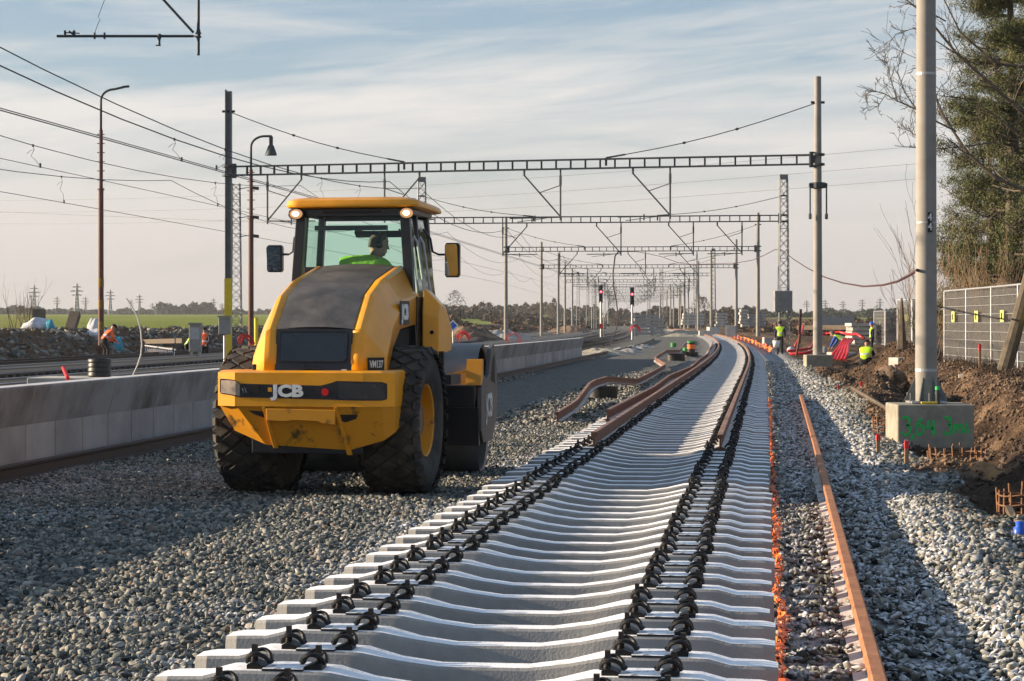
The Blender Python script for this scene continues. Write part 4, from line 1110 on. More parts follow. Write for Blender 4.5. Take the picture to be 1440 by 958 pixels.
    # mirrors on arms
    for s, x, y, z, w, h in ((1, .93, 1.72, 2.37, .16, .37), (-1, -.93, 1.35, 2.385, .17, .29)):
        mb = MB(); mb.poly([(s*.62, y-.05, 2.70), (s*.70, y-.05, 2.60), (s*.72, y-.03, 2.46), (s*.78, y, 2.43), (s*.93, y, 2.43)], .014, 6)
        mb.prism([(x + a*w/2, z + b*h/2) for a, b in ((-.8, -1), (.8, -1), (1, -.85), (1, .85), (.8, 1), (-.8, 1), (-1, .85), (-1, -.85))], 'y', y-.02, y+.05)
        mr = B(mb, 'side_mirror', M['black_paint'], bevel=.01)
        mb = MB(); vs = [(x + a*w/2*.86, y - .034 - b*h/2*.16 - .02 - s*a*.004, z + b*h/2*.90) for a, b in ((-.85, -1), (.85, -1), (1, -.85), (1, .85), (.85, 1), (-.85, 1), (-1, .85), (-1, -.85))]
        mb.add(vs, [tuple(range(8))]); B(mb, 'mirror_glass', M['mirror'], mr)
    # wiper
    mb = MB(); mb.bar((.05, CY0-.045, 2.26), (.50, CY0-.05, 2.215), .014); mb.bar((.42, CY0-.045, 2.13), (.56, CY0-.04, 2.22), .012); B(mb, 'wiper', M['black_gloss'], cab)
    # yellow side tanks by the articulation joint
    for s in (-1, 1):
        mb = MB()
        out = [(1.18, 1.36), (1.18, 1.78), (1.24, 2.06), (1.62, 2.02), (1.92, 1.70), (1.92, 1.40)]
        inn = [(y, z) for y, z in out]
        xi, xo = s*.645, s*.815
        vs = [(xi, y, z + .02) for y, z in out] + [(xo, y + (.04 if i < 3 else -.04), z - (.16 if i in (2, 3) else (.04 if i in (1, 4) else 0))) for i, (y, z) in enumerate(out)]
        n = 6; mb.add(vs, [tuple(range(n)), tuple(range(n, 2*n))] + [(i, (i+1) % n, n+(i+1) % n, n+i) for i in range(n)])
        tk = B(mb, 'side_tank', M['yellow'], bevel=.015)
        mb = MB(); mb.tube((s*.745, 1.215, 1.60), (s*.745, 1.195, 1.60), .022); B(mb, 'latch', M['black_gloss'], tk)
        mb = MB(); mb.box((s*.84, 1.5, 1.1), (.20, .5, .10)); mb.box((s*.84, 1.25, 1.2), (.05, .05, .4)); B(mb, 'step', M['dark_steel'])
    # ---- drum and yoke
    dy, dr = 2.93, .735
    mb = MB(); mb.lathe([(.28, -.72), (.30, -.80), (.66, -.84), (.69, -1.03), (dr-.008, -1.045), (dr, -1.035), (dr, 1.035), (dr-.008, 1.045), (.69, 1.03), (.66, .84), (.30, .80), (.28, .72)], (0, dy, dr), 'x', 72)
    drum = B(mb, 'drum', M['drum_steel'], auto=40); fronts = [drum]
    mb = MB()
    for s in (-1, 1): mb.lathe([(0, s*.80), (.28, s*.80), (.28, s*.98), (.12, s*1.06), (0, s*1.06)], (0, dy, dr), 'x', 24)
    B(mb, 'drum_hub', M['dark_steel'], drum)
    for s in (-1, 1):
        mb = MB(); mb.cm = 0
        outl = [(2.12, .98), (2.10, .52), (2.30, .38), (3.20, .36), (3.72, .62), (3.74, 1.16), (3.40, 1.46), (3.10, 1.40), (2.85, 1.12), (2.62, 1.08), (2.35, 1.12)]
        mb.prism(outl, 'x', s*1.075, s*1.125)
        yk = B(mb, 'yoke_plate', M['frame_grey'], bevel=.008); fronts.append(yk)
        mb = MB(); mb.add([(s*1.128, y, z) for y, z in ((3.02, 1.05), (3.48, 1.00), (3.45, 1.34), (3.22, 1.30))], [(0, 1, 2, 3)]); B(mb, 'opening_shade', M['recess_shade'], yk)  # dark face on the solid plate paints the shaded opening
        T_ = Rr if s > 0 else Matrix(((0, 0, -1), (-1, 0, 0), (0, 1, 0)))
        text_mesh('lettering', 'JCB', .36, M['white_worn'], yk, (s*1.130, 2.86, .76), T_, .002, .012, 1.15, 1.02)
    mb = MB(); mb.prism([(2.02, 1.02), (2.20, 1.02), (2.20, .78), (2.02, .78)], 'x', -1.06, 1.06); fronts.append(B(mb, 'cross_beam', M['black_paint'], bevel=.01))
    mb = MB(); mb.prism([(3.68, .62), (3.80, .62), (3.80, 1.0), (3.68, 1.0)], 'x', -1.1, 1.1); fronts.append(B(mb, 'front_beam', M['black_paint'], bevel=.01))
    mb = MB(); mb.prism([(2.02, .78), (2.10, .78), (2.14, .36), (2.06, .36)], 'x', .55, 1.10); fronts.append(B(mb, 'mud_flap', M['black_paint']))
    mb = MB()
    mb.prism([(2.06, 1.02), (2.34, 1.02), (2.34, 1.30), (2.22, 1.30)], 'x', .95, 1.12)
    fronts.append(B(mb, 'bracket', M['yellow_dirty']))
    mb = MB(); mb.poly([(.35, 2.10, 1.04), (.6, 2.05, 1.09), (.82, 2.08, 1.14), (1.0, 2.2, 1.18)], .02, 6); fronts.append(B(mb, 'scraper_bar', M['yellow_dirty']))
    ST = .085; pv = Vector((0, 1.6, 0))                      # the front half is steered slightly left
    for f_ in fronts:
        f_.rotation_euler.z = ST; f_.location = pv - Matrix.Rotation(ST, 3, 'Z') @ pv
    # dark slab added as the shade of the recess under the hood at right
    mb = MB(); mb.prism([(-.40, 1.60), (.95, 1.64), (.95, 1.30), (-.30, 1.30)], 'x', .46, .56); B(mb, 'bay_shade_panel', M['recess_shade'])
    for k_ in KIDS[root.name]:
        if k_.name.split('.')[0] in ('cab_frame', 'roof', 'side_mirror'): k_.location.x -= .075
    return root
ROL = roller()
def rloc(x, y, z): 
    c, s = math.cos(RYAW), math.sin(RYAW); return (RX + x*c - y*s, RD + x*s + y*c, z)
drv, hc, rt, hd, upv = person('driver in a green hi-vis jacket and ear defenders turned right in the cab seat', pose_sit(), None, rloc(-.01, 1.46, 1.70), RYAW, head_dir=(.94, .34, -.12), jacket='green_vest', sleeves='green_vest', trousers='navy', vest_tape=False)
mb = MB()
for s in (-1, 1):
    c_ = hc + rt*s*.088 - hd*.008; mb.poly([c_ - rt*s*.01, c_ + rt*s*.022], [.042, .036], 12)
mb.poly([hc + rt*(math.cos(a)*.098) + upv*(math.sin(a)*.135) - hd*.008 for a in [math.pi*k/10 for k in range(11)]], .008, 6)
mb.build('ear_defenders', M['black_gloss'], drv, smooth=True)
# ================================================================== CATENARY PORTALS
def fr(a, b, t): return a + (b - a) * t
def lattice_mb(base, top, w0, w1, n, leg=.05, br=.022):
    """four-legged lattice column in world axes"""
    mb = MB(); base, top = Vector(base), Vector(top); h = top.z - base.z
    def cr(t): 
        w = fr(w0, w1, t) / 2; c = base.lerp(top, t); return [c + Vector((a*w, b*w, 0)) for a, b in ((-1,-1),(1,-1),(1,1),(-1,1))]
    A, Z = cr(0), cr(1)
    for a, b in zip(A, Z): mb.bar(a, b, leg)
    for i in range(n):
        p, q = cr(i/n), cr((i+1)/n)
        for k in range(4):
            k2 = (k+1) % 4
            mb.bar(p[k], q[k2], br); mb.bar(p[k2], q[k], br)
            if i % 3 == 0: mb.bar(p[k], p[k2], br)
    return mb
def truss_mb(a, b, hgt=.34, wid=.09, step=.56, ch=.062):
    mb = MB(); a, b = Vector(a), Vector(b); L_ = (b-a).length; t = (b-a).normalized(); s_ = Vector((-t.y, t.x, 0)).normalized()*wid/2; u = Vector((0, 0, hgt/2))
    for sx in (-1, 1):
        for sz in (-1, 1): mb.bar(a + s_*sx + u*sz, b + s_*sx + u*sz, ch)
    n = max(2, int(L_/step))
    for i in range(n+1):
        p = a + t*(L_*i/n)
        for sx in (-1, 1): mb.bar(p + s_*sx - u, p + s_*sx + u, .05, .05)
        if i % 4 == 0: mb.bar(p - s_ + u, p + s_ + u, .04); mb.bar(p - s_ - u, p + s_ - u, .04)
    return mb
def portal(label, Lp, Rp, bz, lz, rz_, lk='pole', rk='pole', stays=True, br=(), base=(.5, .5), group=None, detail=True, beam_l=None):
    """Lp, Rp = (X, d) of the two masts; bz = beam level"""
    lx, ld = Lp; rx, rd = Rp
    root = thing('catenary_portal', label, 'overhead line portal', (rx, rd, base[1]), 0, group)
    Wb = lambda mb, name, m, par=root, **k: mb.build(name, m, par, world=(par is root), **k)
    for (x, d, topz, kd, bz_, side) in ((lx, ld, lz, lk, base[0], 'l'), (rx, rd, rz_, rk, base[1], 'r')):
        if kd == 'pole':
            mb = MB(); r0, r1 = .175, .125
            mb.tube((x, d, bz_), (x, d, topz), r0, r1, 16)
            m_ = Wb(mb, 'mast', M['mast'], smooth=False, auto=40)
        elif kd == 'hpole':
            mb = MB(); mb.box((x - .10, d, (bz_+topz)/2), (.05, .30, topz-bz_)); mb.box((x + .10, d, (bz_+topz)/2 - .03), (.05, .30, topz-bz_-.06)); mb.box((x, d, (bz_+topz)/2), (.16, .022, topz-bz_-.1))
            m_ = Wb(mb, 'mast', M['mast_steel'])
        elif kd == 'lattice':
            m_ = Wb(lattice_mb((x, d, bz_), (x, d, topz), .62, .42, int((topz-bz_)/.55)), 'lattice_mast', M['mast_steel'])
            mb = MB(); mb.box((x, d, topz+.12), (.46, .46, .28)); Wb(mb, 'mast_cap', M['mast_steel'])
        if detail:
            mb = MB(); mb.lathe([(.2, -.05), (.26, -.04), (.26, .04), (.2, .05)], (x, d, bz + .18), 'z', 12); mb.lathe([(.2, -.05), (.26, -.04), (.26, .04), (.2, .05)], (x, d, bz - .18), 'z', 12)
            mb.box((x + (.22 if side == 'l' else -.22), d, bz), (.16, .30, .56)); Wb(mb, 'beam_clamp', M['truss'])
    # beam
    sgx = beam_l if beam_l is not None else lx
    a = Vector((sgx + .2, ld, bz)); b = Vector((rx - .2, rd, bz))
    bm_ = Wb(truss_mb(a, b), 'beam', M['truss'])
    if stays:
        for (x, d, tz, t, k) in ((lx, ld, lz - .85, .31, 0), (rx, rd, rz_ - .95, .66, 1)):
            e = a.lerp(b, t) + Vector((0, 0, .22)); p0 = Vector((x, d, tz))
            mb = MB(); n = 8
            pts = [p0.lerp(e, i/n) - Vector((0, 0, .22*math.sin(math.pi*i/n))) for i in range(n+1)]
            mb.poly(pts, .018, 5)
            for q in (3, 5): mb.tube(pts[q] - (pts[q+1]-pts[q])*.05, pts[q] + (pts[q+1]-pts[q])*.05, .05, None, 6)
            mb.poly([pts[-1], pts[-1].lerp(pts[-2], .75)], .035, 5)
            mb.tube(e, e - Vector((0, 0, .3)), .05, None, 6); mb.tube(p0 - Vector((.25, 0, 0)), p0 + Vector((.25, 0, 0)), .05, None, 6)
            Wb(mb, 'stay_cable', M['wire'])
    # hanging registration brackets
    t_ = (b - a).normalized()
    for (o, sd) in br:
        # where the beam crosses offset o
        best = min((abs(float(C(a.lerp(b, q/400).y)) + o - a.lerp(b, q/400).x), q) for q in range(401))[1]/400
        p = a.lerp(b, best) - Vector((0, 0, .17)); q = p - Vector((0, 0, 1.95))
        mb = MB(); mb.tube(p, q, .038, None, 6); mb.tube(p - Vector((0,0,.25)), p - Vector((0,0,.62)), .055, None, 6)
        dp = p + t_*sd*1.42
        mb.tube(dp - Vector((0, 0, .22)), q + Vector((0, 0, .14)), .032, None, 6); mb.tube(dp, dp - Vector((0, 0, .25)), .045, None, 6)
        mb.tube(p - Vector((0, 0, .62)), (dp - Vector((0,0,.22))).lerp(q + Vector((0,0,.14)), .42), .018, None, 5)
        mb.tube(q + Vector((0, 0, .12)), q + t_*sd*2.0 + Vector((0, 0, .10)), .026, None, 6)
        mb.tube(q + t_*sd*.5 + Vector((0, 0, .10)), q + t_*sd*1.7 + Vector((0, 0, -.04)), .014, None, 5)
        mb.tube(q + t_*sd*1.0 + Vector((0, 0, .2)), q + t_*sd*1.0 + Vector((0, 0, -.04)), .03, None, 6)
        Wb(mb, 'registration_bracket', M['truss'])
    return root
GP = 'portals over the far tracks'
BR = ((-18.2, 1), (-13.4, 1), (-6.4, -1), (-2.2, -1))
def block(x, d, z0, w, dp, h, name='foundation_block', m='conc_block', parent=None, rz0=0):
    mb = MB(); mb.box((0, 0, h/2), (w, dp, h)); o = mb.build(name, M[m], parent, bevel=.02); o.location = (x, d, z0); o.rotation_euler.z = rz0; return o
# nearest portal: its beam and left mast are beyond the frame, only a bracket and the thick numbered mast show
P0 = thing('catenary_portal', 'thick pale mast numbered 44 on a spray-marked block, its hanging bracket at top left', 'overhead line portal', (5.69, 29.9, .58), 0)
mb = MB(); mb.tube((5.69, 29.9, .60), (5.69, 29.9, 10.9), .150, .115, 24); mast44 = mb.build('mast', M['mast'], P0, world=True, auto=40)
mb = MB(); mb.tube((5.69, 29.9, 5.10), (5.69, 29.9, 5.135), .137, None, 24); mb.tube((5.69, 29.9, .60), (5.69, 29.9, .63), .34, None, 4)
mb.tube((5.69, 29.9, 3.065), (5.69, 29.9, 3.085), .143, None, 24); mb.tube((5.69, 29.9, 1.03), (5.69, 29.9, 1.07), .152, None, 24)
mb.build('mast_band', M['galv'], P0, world=True)
mb = MB()
for k in range(6):
    a = k*math.pi/3; mb.add([(5.69 + math.cos(a)*.14, 29.9 + math.sin(a)*.14, .63), (5.69 + math.cos(a)*.30, 29.9 + math.sin(a)*.30, .63), (5.69 + math.cos(a)*.15, 29.9 + math.sin(a)*.15, .95)], [(0, 1, 2)])
    mb.tube((5.69 + math.cos(a+.5)*.27, 29.9 + math.sin(a+.5)*.27, .6), (5.69 + math.cos(a+.5)*.27, 29.9 + math.sin(a+.5)*.27, .74), .014, None, 6)
o = mb.build('base_flange', M['mast_steel'], P0, world=True); sl = o.modifiers.new('t', 'SOLIDIFY'); sl.thickness = .012
mb = MB(); mb.box((5.715, 29.9 - .150, 3.075), (.064, .012, .27)); np_ = mb.build('number_plate', M['signal'], P0, world=True)
Rb = Matrix(((1, 0, 0), (0, 0, -1), (0, 1, 0)))
for k, z in enumerate((3.140, 3.010)):
    t4 = text_mesh('digit', '4', .15, M['white_mark'], np_, (5.715 - 5.69, -.158, z - .58), Rb, .001, .002, .8)
blk = MB(); blk.box((0, 0, -.29), (1.04, .95, .60)); blk = blk.build('foundation', M['conc_block'], P0, bevel=.02); blk.location = (.045, .02, 0)
# green sprayed figures, a few millimetres of paint on the face of the block
def strokes(lst, w=.022):
    mb = MB()
    for pts in lst:
        pts = [Vector(p) for p in pts]; n = len(pts); L_, R_ = [], []
        for i, p in enumerate(pts):
            t = (pts[min(n-1, i+1)] - pts[max(0, i-1)]).normalized(); nn = Vector((-t.y, t.x)) * w * (.8 + .3*math.sin(i*1.7))
            L_.append(p + nn); R_.append(p - nn)
        vs = [(p.x, 0, p.y) for p in L_] + [(p.x, 0, p.y) for p in R_]
        mb.add(vs, [(i, i+1, n+i+1, n+i) for i in range(n-1)])
    return mb
def arc(cx, cy, rx, ry, a0, a1, n=9): return [(cx + rx*math.cos(R(a0+(a1-a0)*i/n)), cy + ry*math.sin(R(a0+(a1-a0)*i/n))) for i in range(n+1)]
S = [arc(.07, .32, .055, .055, 150, -80) + arc(.065, .20, .07, .07, 80, -150), [(.175, .14), (.16, .07)],
     [(.30, .36), (.235, .27)] + arc(.275, .20, .055, .065, 150, -210), [(.40, .33), (.385, .23), (.47, .22)], [(.475, .33), (.47, .13)],
     arc(.68, .32, .05, .05, 150, -70) + arc(.675, .21, .06, .07, 80, -150), [(.78, .15), (.79, .27), (.82, .28), (.84, .17), (.86, .27), (.90, .27), (.90, .15)], [(.93, .16), (.96, .30), (.99, .15)]]
g = strokes([[(x*.92 - .47, y - .53) for x, y in s_] for s_ in S]).build('spray_marking', M['green_spray'], blk); g.location = (0, -.479, 0)
aL, bR = Vector((-16.6, 31.9, 8.05)), Vector((5.69, 29.9, 8.05))
truss_mb(aL, bR).build('beam', M['truss'], P0, world=True)
mb = MB(); mb.tube((-16.7, 31.9, 0), (-16.7, 31.9, 10.8), .17, .12, 14); mb.build('mast', M['mast'], P0, world=True)
def q3(x, y, d=31.0): return pt(x, y, d)
mb = MB(); mb.tube(q3(279, 78), Vector((q3(279, 0).x, 31.0, 7.9)), .022, None, 8)
p1_, p2_ = q3(80, 51), q3(272, 51); mb.tube(p1_, p2_, .020, None, 8); mb.tube(p2_, q3(279, 51), .010, None, 6)
e = q3(272, 46); dirn = (q3(230, 0) - e).normalized(); mb.tube(e, e + dirn*((7.9 - e.z)/dirn.z), .020, None, 8)
for x in (91, 104): mb.tube(q3(x, 43) , q3(x, 52), .022, None, 8)
mb.tube(q3(89, 46), q3(112, 47), .009, None, 6); mb.tube(q3(97, 44), q3(104, 49), .016, None, 6)
for x in (133, 147): mb.tube(q3(x, 46), q3(x, 55), .016, None, 8)
mb.tube(q3(224, 50), q3(224, 64), .018, None, 8); mb.tube(q3(219, 64), q3(226, 64), .010, None, 6); mb.tube(q3(224, 48), q3(224, 55), .028, None, 8)
for y in (47, 52): mb.tube(q3(275, y), q3(283, y), .014, None, 6)
mb.tube(q3(279, 42), q3(279, 54), .030, None, 8)
mb.poly([q3(133, 47), q3(138, 33), q3(141, 28), q3(138, 24), q3(147, 0), q3(152, -40)], .0045, 4)
mb.build('registration_bracket', M['truss'], P0, world=True)

P1 = portal('nearest full portal, grey steel mast left and round concrete mast right on a block', (-11.2, 86), (11.24, 80), 7.7, 10.9, 10.75, 'hpole', 'pole', br=BR, base=(.25, .52))
blk1 = MB(); blk1.box((0, 0, -.40), (.95, .9, .80)); blk1.build('foundation', M['conc_block'], P1, bevel=.02)
mb = MB(); mb.box((-11.2, 86 - .17, 1.65), (.29, .04, 3.6)); mb.build('painted_band', M['yellow_paint'], P1, world=True)
mb = MB(); mb.lathe([(.2, -.10), (.30, -.10), (.30, .10), (.2, .10)], (11.24, 80, 6.75), 'z', 10); mb.box((11.24, 79.9, 6.75), (.66, .2, .14))
for s in (-1, 1): mb.tube((11.24 + s*.3, 79.85, 6.7), (11.24 + s*.3, 79.85, 5.6), .03, None, 6); mb.tube((11.24 + s*.3, 79.85, 5.7), (11.24 + s*.3, 79.85, 5.5), .06, None, 6)
mb.build('switch_collar', M['truss'], P1, world=True)
P2 = portal('second portal, with lattice masts and a grey box on its right mast', (-5.3, 128), (15.6, 125), 7.7, 10.0, 9.95, 'lattice', 'lattice', br=BR[1:] + ((.6, -1),), base=(.1, .3))
mb = MB(); mb.box((15.6 - .1, 124.5, 2.95), (1.0, .7, 1.15))
for k in range(8): mb.box((15.5, 124.12, 2.45 + k*.14), (.96, .05, .05))
mb.build('transformer_box', M['cabinet'], P2, world=True)
specs = [(-.5, 178, 19.9, 176, 7.7, 10.3, 10.6), (3.1, 229, 23.4, 227, 7.6, 10.2, 10.4), (5.7, 268, 24.6, 266, 7.6, 10.3, 10.5), (7.5, 308, 26.2, 306, 7.6, 10.3, 10.4), (9.7, 350, 27.6, 348, 7.7, 10.4, 10.4)]
nm = ['third', 'fourth', 'fifth', 'sixth', 'seventh', 'eighth', 'ninth', 'tenth', 'eleventh', 'twelfth', 'thirteenth']
for i, (a, b, c, d, e_, f, g_) in enumerate(specs):
    portal(f'{nm[i]} catenary portal from the camera, on pale round masts over the curve', (a, b), (c, d), e_, f, g_, 'pole', 'pole' if i != 2 else 'lattice', br=BR[1:], base=(.3, .6), detail=i < 2)
for i, d in enumerate((392, 436, 482, 530, 580, 634)):
    x = float(C(d)) - 19 + 1.2*i; portal(f'{nm[i+5]} catenary portal from the camera, a far faint one in the cluster', (x, d), (float(C(d)) + 2.2, d - 2), 7.9, 10.6, 10.4, 'lattice' if i < 5 else 'pole', 'pole', br=BR[1:3], base=(.3, .6), detail=False)
# free-standing masts on the right
for i, (x, y0, y1, d, k) in enumerate(((1062, 298, 470, 181, 'pole'), (1034, 331, 463, 225, 'pole'), (1000, 353, 458, 262, 'pole'), (978, 370, 458, 330, 'lattice'), (930, 378, 458, 360, 'lattice'), (912, 392, 458, 400, 'lattice'), (943, 400, 458, 410, 'pole'), (955, 405, 458, 430, 'pole'), (835, 392, 462, 300, 'lattice'), (1135, 1, 2, 0, 'x'))):
    if k == 'x' or i < 2: continue
    b_, t_ = pt(x, y1, d), pt(x, y0, d)
    mb = MB().tube(b_, t_, .17, .13, 10) if k == 'pole' else lattice_mb(b_, t_, .6, .5, 14)
    o = mb.build('line_mast', M['mast'] if k == 'pole' else M['mast_steel']); o.location = (0, 0, 0)
    tag(o, ['', '', 'pale round mast standing alone left of the stacked beams', 'tall lattice mast standing right of the signals', 'lattice mast just right of the right-hand signal', 'second lattice mast beyond the right-hand signal', 'slim round mast behind the lattice masts', 'slim round mast farthest right of the far cluster', 'lattice mast left of the left-hand signal'][i], 'mast')

# ================================================================== OVERHEAD WIRES
def wire(name, pts, label, cat, r=.014, m='wire', group=None, parent=None, n=5):
    o = MB().poly(pts, r, n).build(name, M[m], parent); 
    if parent is None: tag(o, label, cat, group)
    return o
def catenary(oc, label, zm=7.15, zc=5.55, ds=(-4, 31, 84, 127, 177, 228, 267, 307, 349, 392, 436, 482, 530, 580), do=0.0, r=.014, drops=True):
    root = thing('overhead_line', label, 'overhead wires', (float(C(31)) + oc, 31, 0), 0)
    P = []
    for a, b in zip(ds, ds[1:]):
        for i in range(12):
            t = i/12; d = a + (b-a)*t; P.append((float(C(d)) + oc + do*math.sin(d/40), d, zm - 1.0*4*t*(1-t)*min(1, (b-a)/50)))
    MB().poly(P, r, 5).build('messenger_wire', M['wire'], root, world=True)
    Q = [(float(C(d)) + oc + .2*math.sin(d/26), d, zc) for d in np.arange(-4, 580, 6)]
    MB().poly(Q, r*.8, 5).build('contact_wire', M['wire'], root, world=True)
    if drops:
        mb = MB()
        for k, (x, y, z) in enumerate(P):
            if k % 4 == 1 and y < 75 and z - zc > .35:
                xq = float(C(y)) + oc + .2*math.sin(y/26)
                mid_ = [Vector((x, y, z)), Vector((x+.03, y, z*.8 + zc*.2)), Vector((x-.05, y, z*.5+zc*.5)), Vector((x + .05, y, z*.35 + zc*.65)), Vector((xq, y, zc))]
                mb.poly(mid_, .007, 4); mb.tube((xq, y, zc - .02), (xq, y, zc + .09), .028, None, 5); mb.tube((x, y, z - .04), (x, y, z + .03), .025, None, 5)
                if k % 2: mb.poly([mid_[1], mid_[1] + Vector((-.10, 0, -.02)), mid_[1] + Vector((-.18, 0, -.10))], .006, 4)
        mb.build('dropper', M['wire'], root, world=True)
    return root
catenary(-13.15, 'overhead line over the nearest old track, highest wire at the left edge', 7.15, 5.65, r=.015)
catenary(-12.3, 'overhead line just right of the highest one, running beside it', 6.9, 5.45, do=.4, r=.012)
catenary(-16.6, 'overhead line over the second old track, below the two highest', 7.0, 5.5, r=.010)
catenary(-21.6, 'overhead line over the third old track, lowest at the left edge', 7.2, 5.6, r=.012)
# high-voltage wires crossing behind the portals
for k, (ya, yb) in enumerate(((270, 198), (285, 225), (300, 248))):
    a, b = pt(-260, ya + 12, 420), pt(1700, yb - 30, 230)
    pts = [a.lerp(b, i/24) - Vector((0, 0, 3.0*math.sin(math.pi*i/24))) for i in range(25)]
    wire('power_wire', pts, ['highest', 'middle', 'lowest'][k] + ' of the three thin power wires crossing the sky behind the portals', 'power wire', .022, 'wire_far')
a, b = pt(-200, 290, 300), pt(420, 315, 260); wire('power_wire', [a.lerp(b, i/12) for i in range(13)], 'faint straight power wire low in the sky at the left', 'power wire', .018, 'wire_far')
# drooping brown site cable and the red hose
cab_pts = [pt(1290, 380, 29.75), pt(1281, 386, 33), pt(1262, 396, 39), pt(1242, 401, 45), pt(1215, 403, 54), pt(1185, 398, 66), pt(1160, 390, 78), pt(1135, 377, 92), pt(1115, 364, 106), pt(1100, 352, 124.6), pt(1090, 351, 127), pt(1075, 359, 135), pt(1058, 366, 145), pt(1035, 370, 155), pt(1005, 371, 165), pt(975, 372, 172), pt(955, 370, 175), pt(930, 361, 176), pt(912, 357, 176.5), pt(895, 354, 176.8), pt(868, 354, 177)]
wire('site_cable', cab_pts, 'drooping brown cable slung from the numbered mast to the far portals', 'cable', .022, 'cable_red', n=8)
wire('hanging_hose', [pt(*p) for p in ((870, 354, 177.3), (865, 360, 177), (862, 385, 176), (863, 405, 175), (867, 425, 173), (869, 445, 170), (867, 462, 166), (862, 476, 162), (858, 484, 158), (848, 486, 154))], 'red hose hanging from the third portal down to the rubble', 'hose', .055, 'cable_red', n=8)

# ================================================================== LAMP POSTS
def lamp_post(label, x, d, zb, zt, hood):
    root = thing('lamp_post', label, 'lamp post', (x, d, zb)); h = zt - zb
    mb = MB(); mb.tube((0, 0, 0), (0, 0, h*.62), .13, .115, 12); mb.tube((0, 0, h*.62), (0, 0, h*.84), .09, .085, 12); mb.tube((0, 0, h*.62-.06), (0, 0, h*.62+.04), .14, None, 12)
    for k in range(9):
        z = h*.62 + k*.42
        if z < h*.84: mb.box((0, 0, z), (.34, .05, .04))
    mb.build('post', M['lamp_rust'], root, auto=40)
    pts = [(0, 0, h*.84)] + [(0, 0, h - .75)] + [(.62*(1-math.cos(a)), 0, h - .62 + .50*math.sin(a)) for a in [math.pi/2*k/7 for k in range(8)]]
    if hood: pts += [(.95, 0, h - .12)]
    else: pts += [(1.05, 0, h - .02)]
    MB().poly(pts, .055, 8).build('arm', M['truss'], root, smooth=True)
    if hood:
        mb = MB(); mb.lathe([(.04, .1), (.09, .05), (.09, -.32), (.13, -.36), (.26, -.72), (.27, -.80), (.0, -.80)], (.92, 0, h - .2), 'z', 16); mb.build('lamp_shade', M['truss'], root, auto=40)
    else:
        mb = MB(); mb.box((1.15, 0, h), (.30, .16, .09), Matrix.Rotation(-.1, 3, 'Y')); mb.build('lamp_head', M['truss'], root)
    return root
lp1 = lamp_post('rusty lamp post with a bare curved arm, at the far left', (142-720)/F*100, 100, .15, 1.7 + 332/30.6, False)
mb = MB()
for k in range(3): mb.lathe([(.140, 1.2 + k*1.0), (.136, 1.6 + k*1.0)], (0, 0, 0), 'z', 12)
mb.build('warning_stripe', mat('faded_stripe', (.22, .13, .02), .7, 0, .4, 3), lp1)
lp2 = lamp_post('rusty lamp post with a bell-shaped lamp, left of the roller', (353-720)/F*100, 100, .15, 1.7 + 266/30.6, True)
# tall lattice mast behind the lamp post, and a yellow post
b_ = pt(332, 490, 150); t_ = pt(330, 258, 150)
mb = lattice_mb((b_.x, 150, .2), (b_.x, 150, t_.z), .75, .5, 20)
root = thing('lattice_mast', 'narrow lattice mast with insulators, right of the yellow-banded mast', 'mast', (b_.x, 150, .2)); mb.build('lattice', M['mast_steel'], root, world=True)
for k, z in enumerate((t_.z - .4, t_.z - 2.4, t_.z - 3.7)):
    mb = MB(); mb.tube((b_.x + .2, 149.7, z), (b_.x + 1.3, 149.7, z + .15), .03, None, 6); mb.tube((b_.x + 1.0, 149.7, z+.10), (b_.x + 1.6, 149.7, z + .02), .12, None, 8); mb.build('insulator', M['wire'], root, world=True)
o = MB().tube((0, 0, 0), (0, 0, 1.7), .09, None, 10).build('marker_post', M['yellow_paint']); o.location = (-11.05, 94, .2); tag(o, 'short yellow post just right of the rusty lamp post with the bell-shaped lamp', 'post')

# ================================================================== SIGNALS
for x, yt, yb_, d, lb in ((845, 401, 426, 215, 'black signal head with red light lit, left of the hanging hose'), (889, 404, 430, 205, 'black signal head with red light lit, right of the hanging hose')):
    p = pt(x, yt, d); q = pt(x, yb_, d); h = p.z - q.z
    root = thing('railway_signal', lb, 'railway signal', (p.x, d, .1))
    mb = MB(); mb.tube((0, 0, 0), (0, 0, q.z - .1 + .1), .09, None, 8); mb.box((.25, 0, q.z*.4), (.03, .3, q.z*.75)); mb.build('post', M['galv'], root)
    MB().box((0, .1, q.z - .1 + h/2), (.38, .18, h)).build('signal_head', M['signal'], root, bevel=.04)
    MB().tube((0, 0, q.z - .1 + h*.62), (0, -.03, q.z - .1 + h*.62), .10, None, 14).build('red_light', M['signal_red'], root)
    mb = MB().box((0, -.1, 1.25), (.34, .03, .5)); mb.build('sign_plate', M['stake_red'] if x < 860 else M['white_mark'], root)
# blue diamond board
p = pt(637, 458, 74)
root = thing('diamond_board', 'small blue and white diamond board on a post behind the drum', 'sign', (p.x, 74, .1))
MB().tube((0, 0, 0), (0, 0, p.z - .1), .022, None, 8).build('post', M['galv'], root)
mb = MB(); mb.prism([(0, -.20), (.20, 0), (0, .20), (-.20, 0)], 'y', -.03, -.02); f = mb.build('board', M['white_mark'], root); f.location = (0, 0, p.z - .1)
mb = MB(); mb.prism([(0, -.14), (.14, 0), (0, .14), (-.14, 0)], 'y', -.036, -.031); mb.build('blue_field', M['blue_paint'], f)

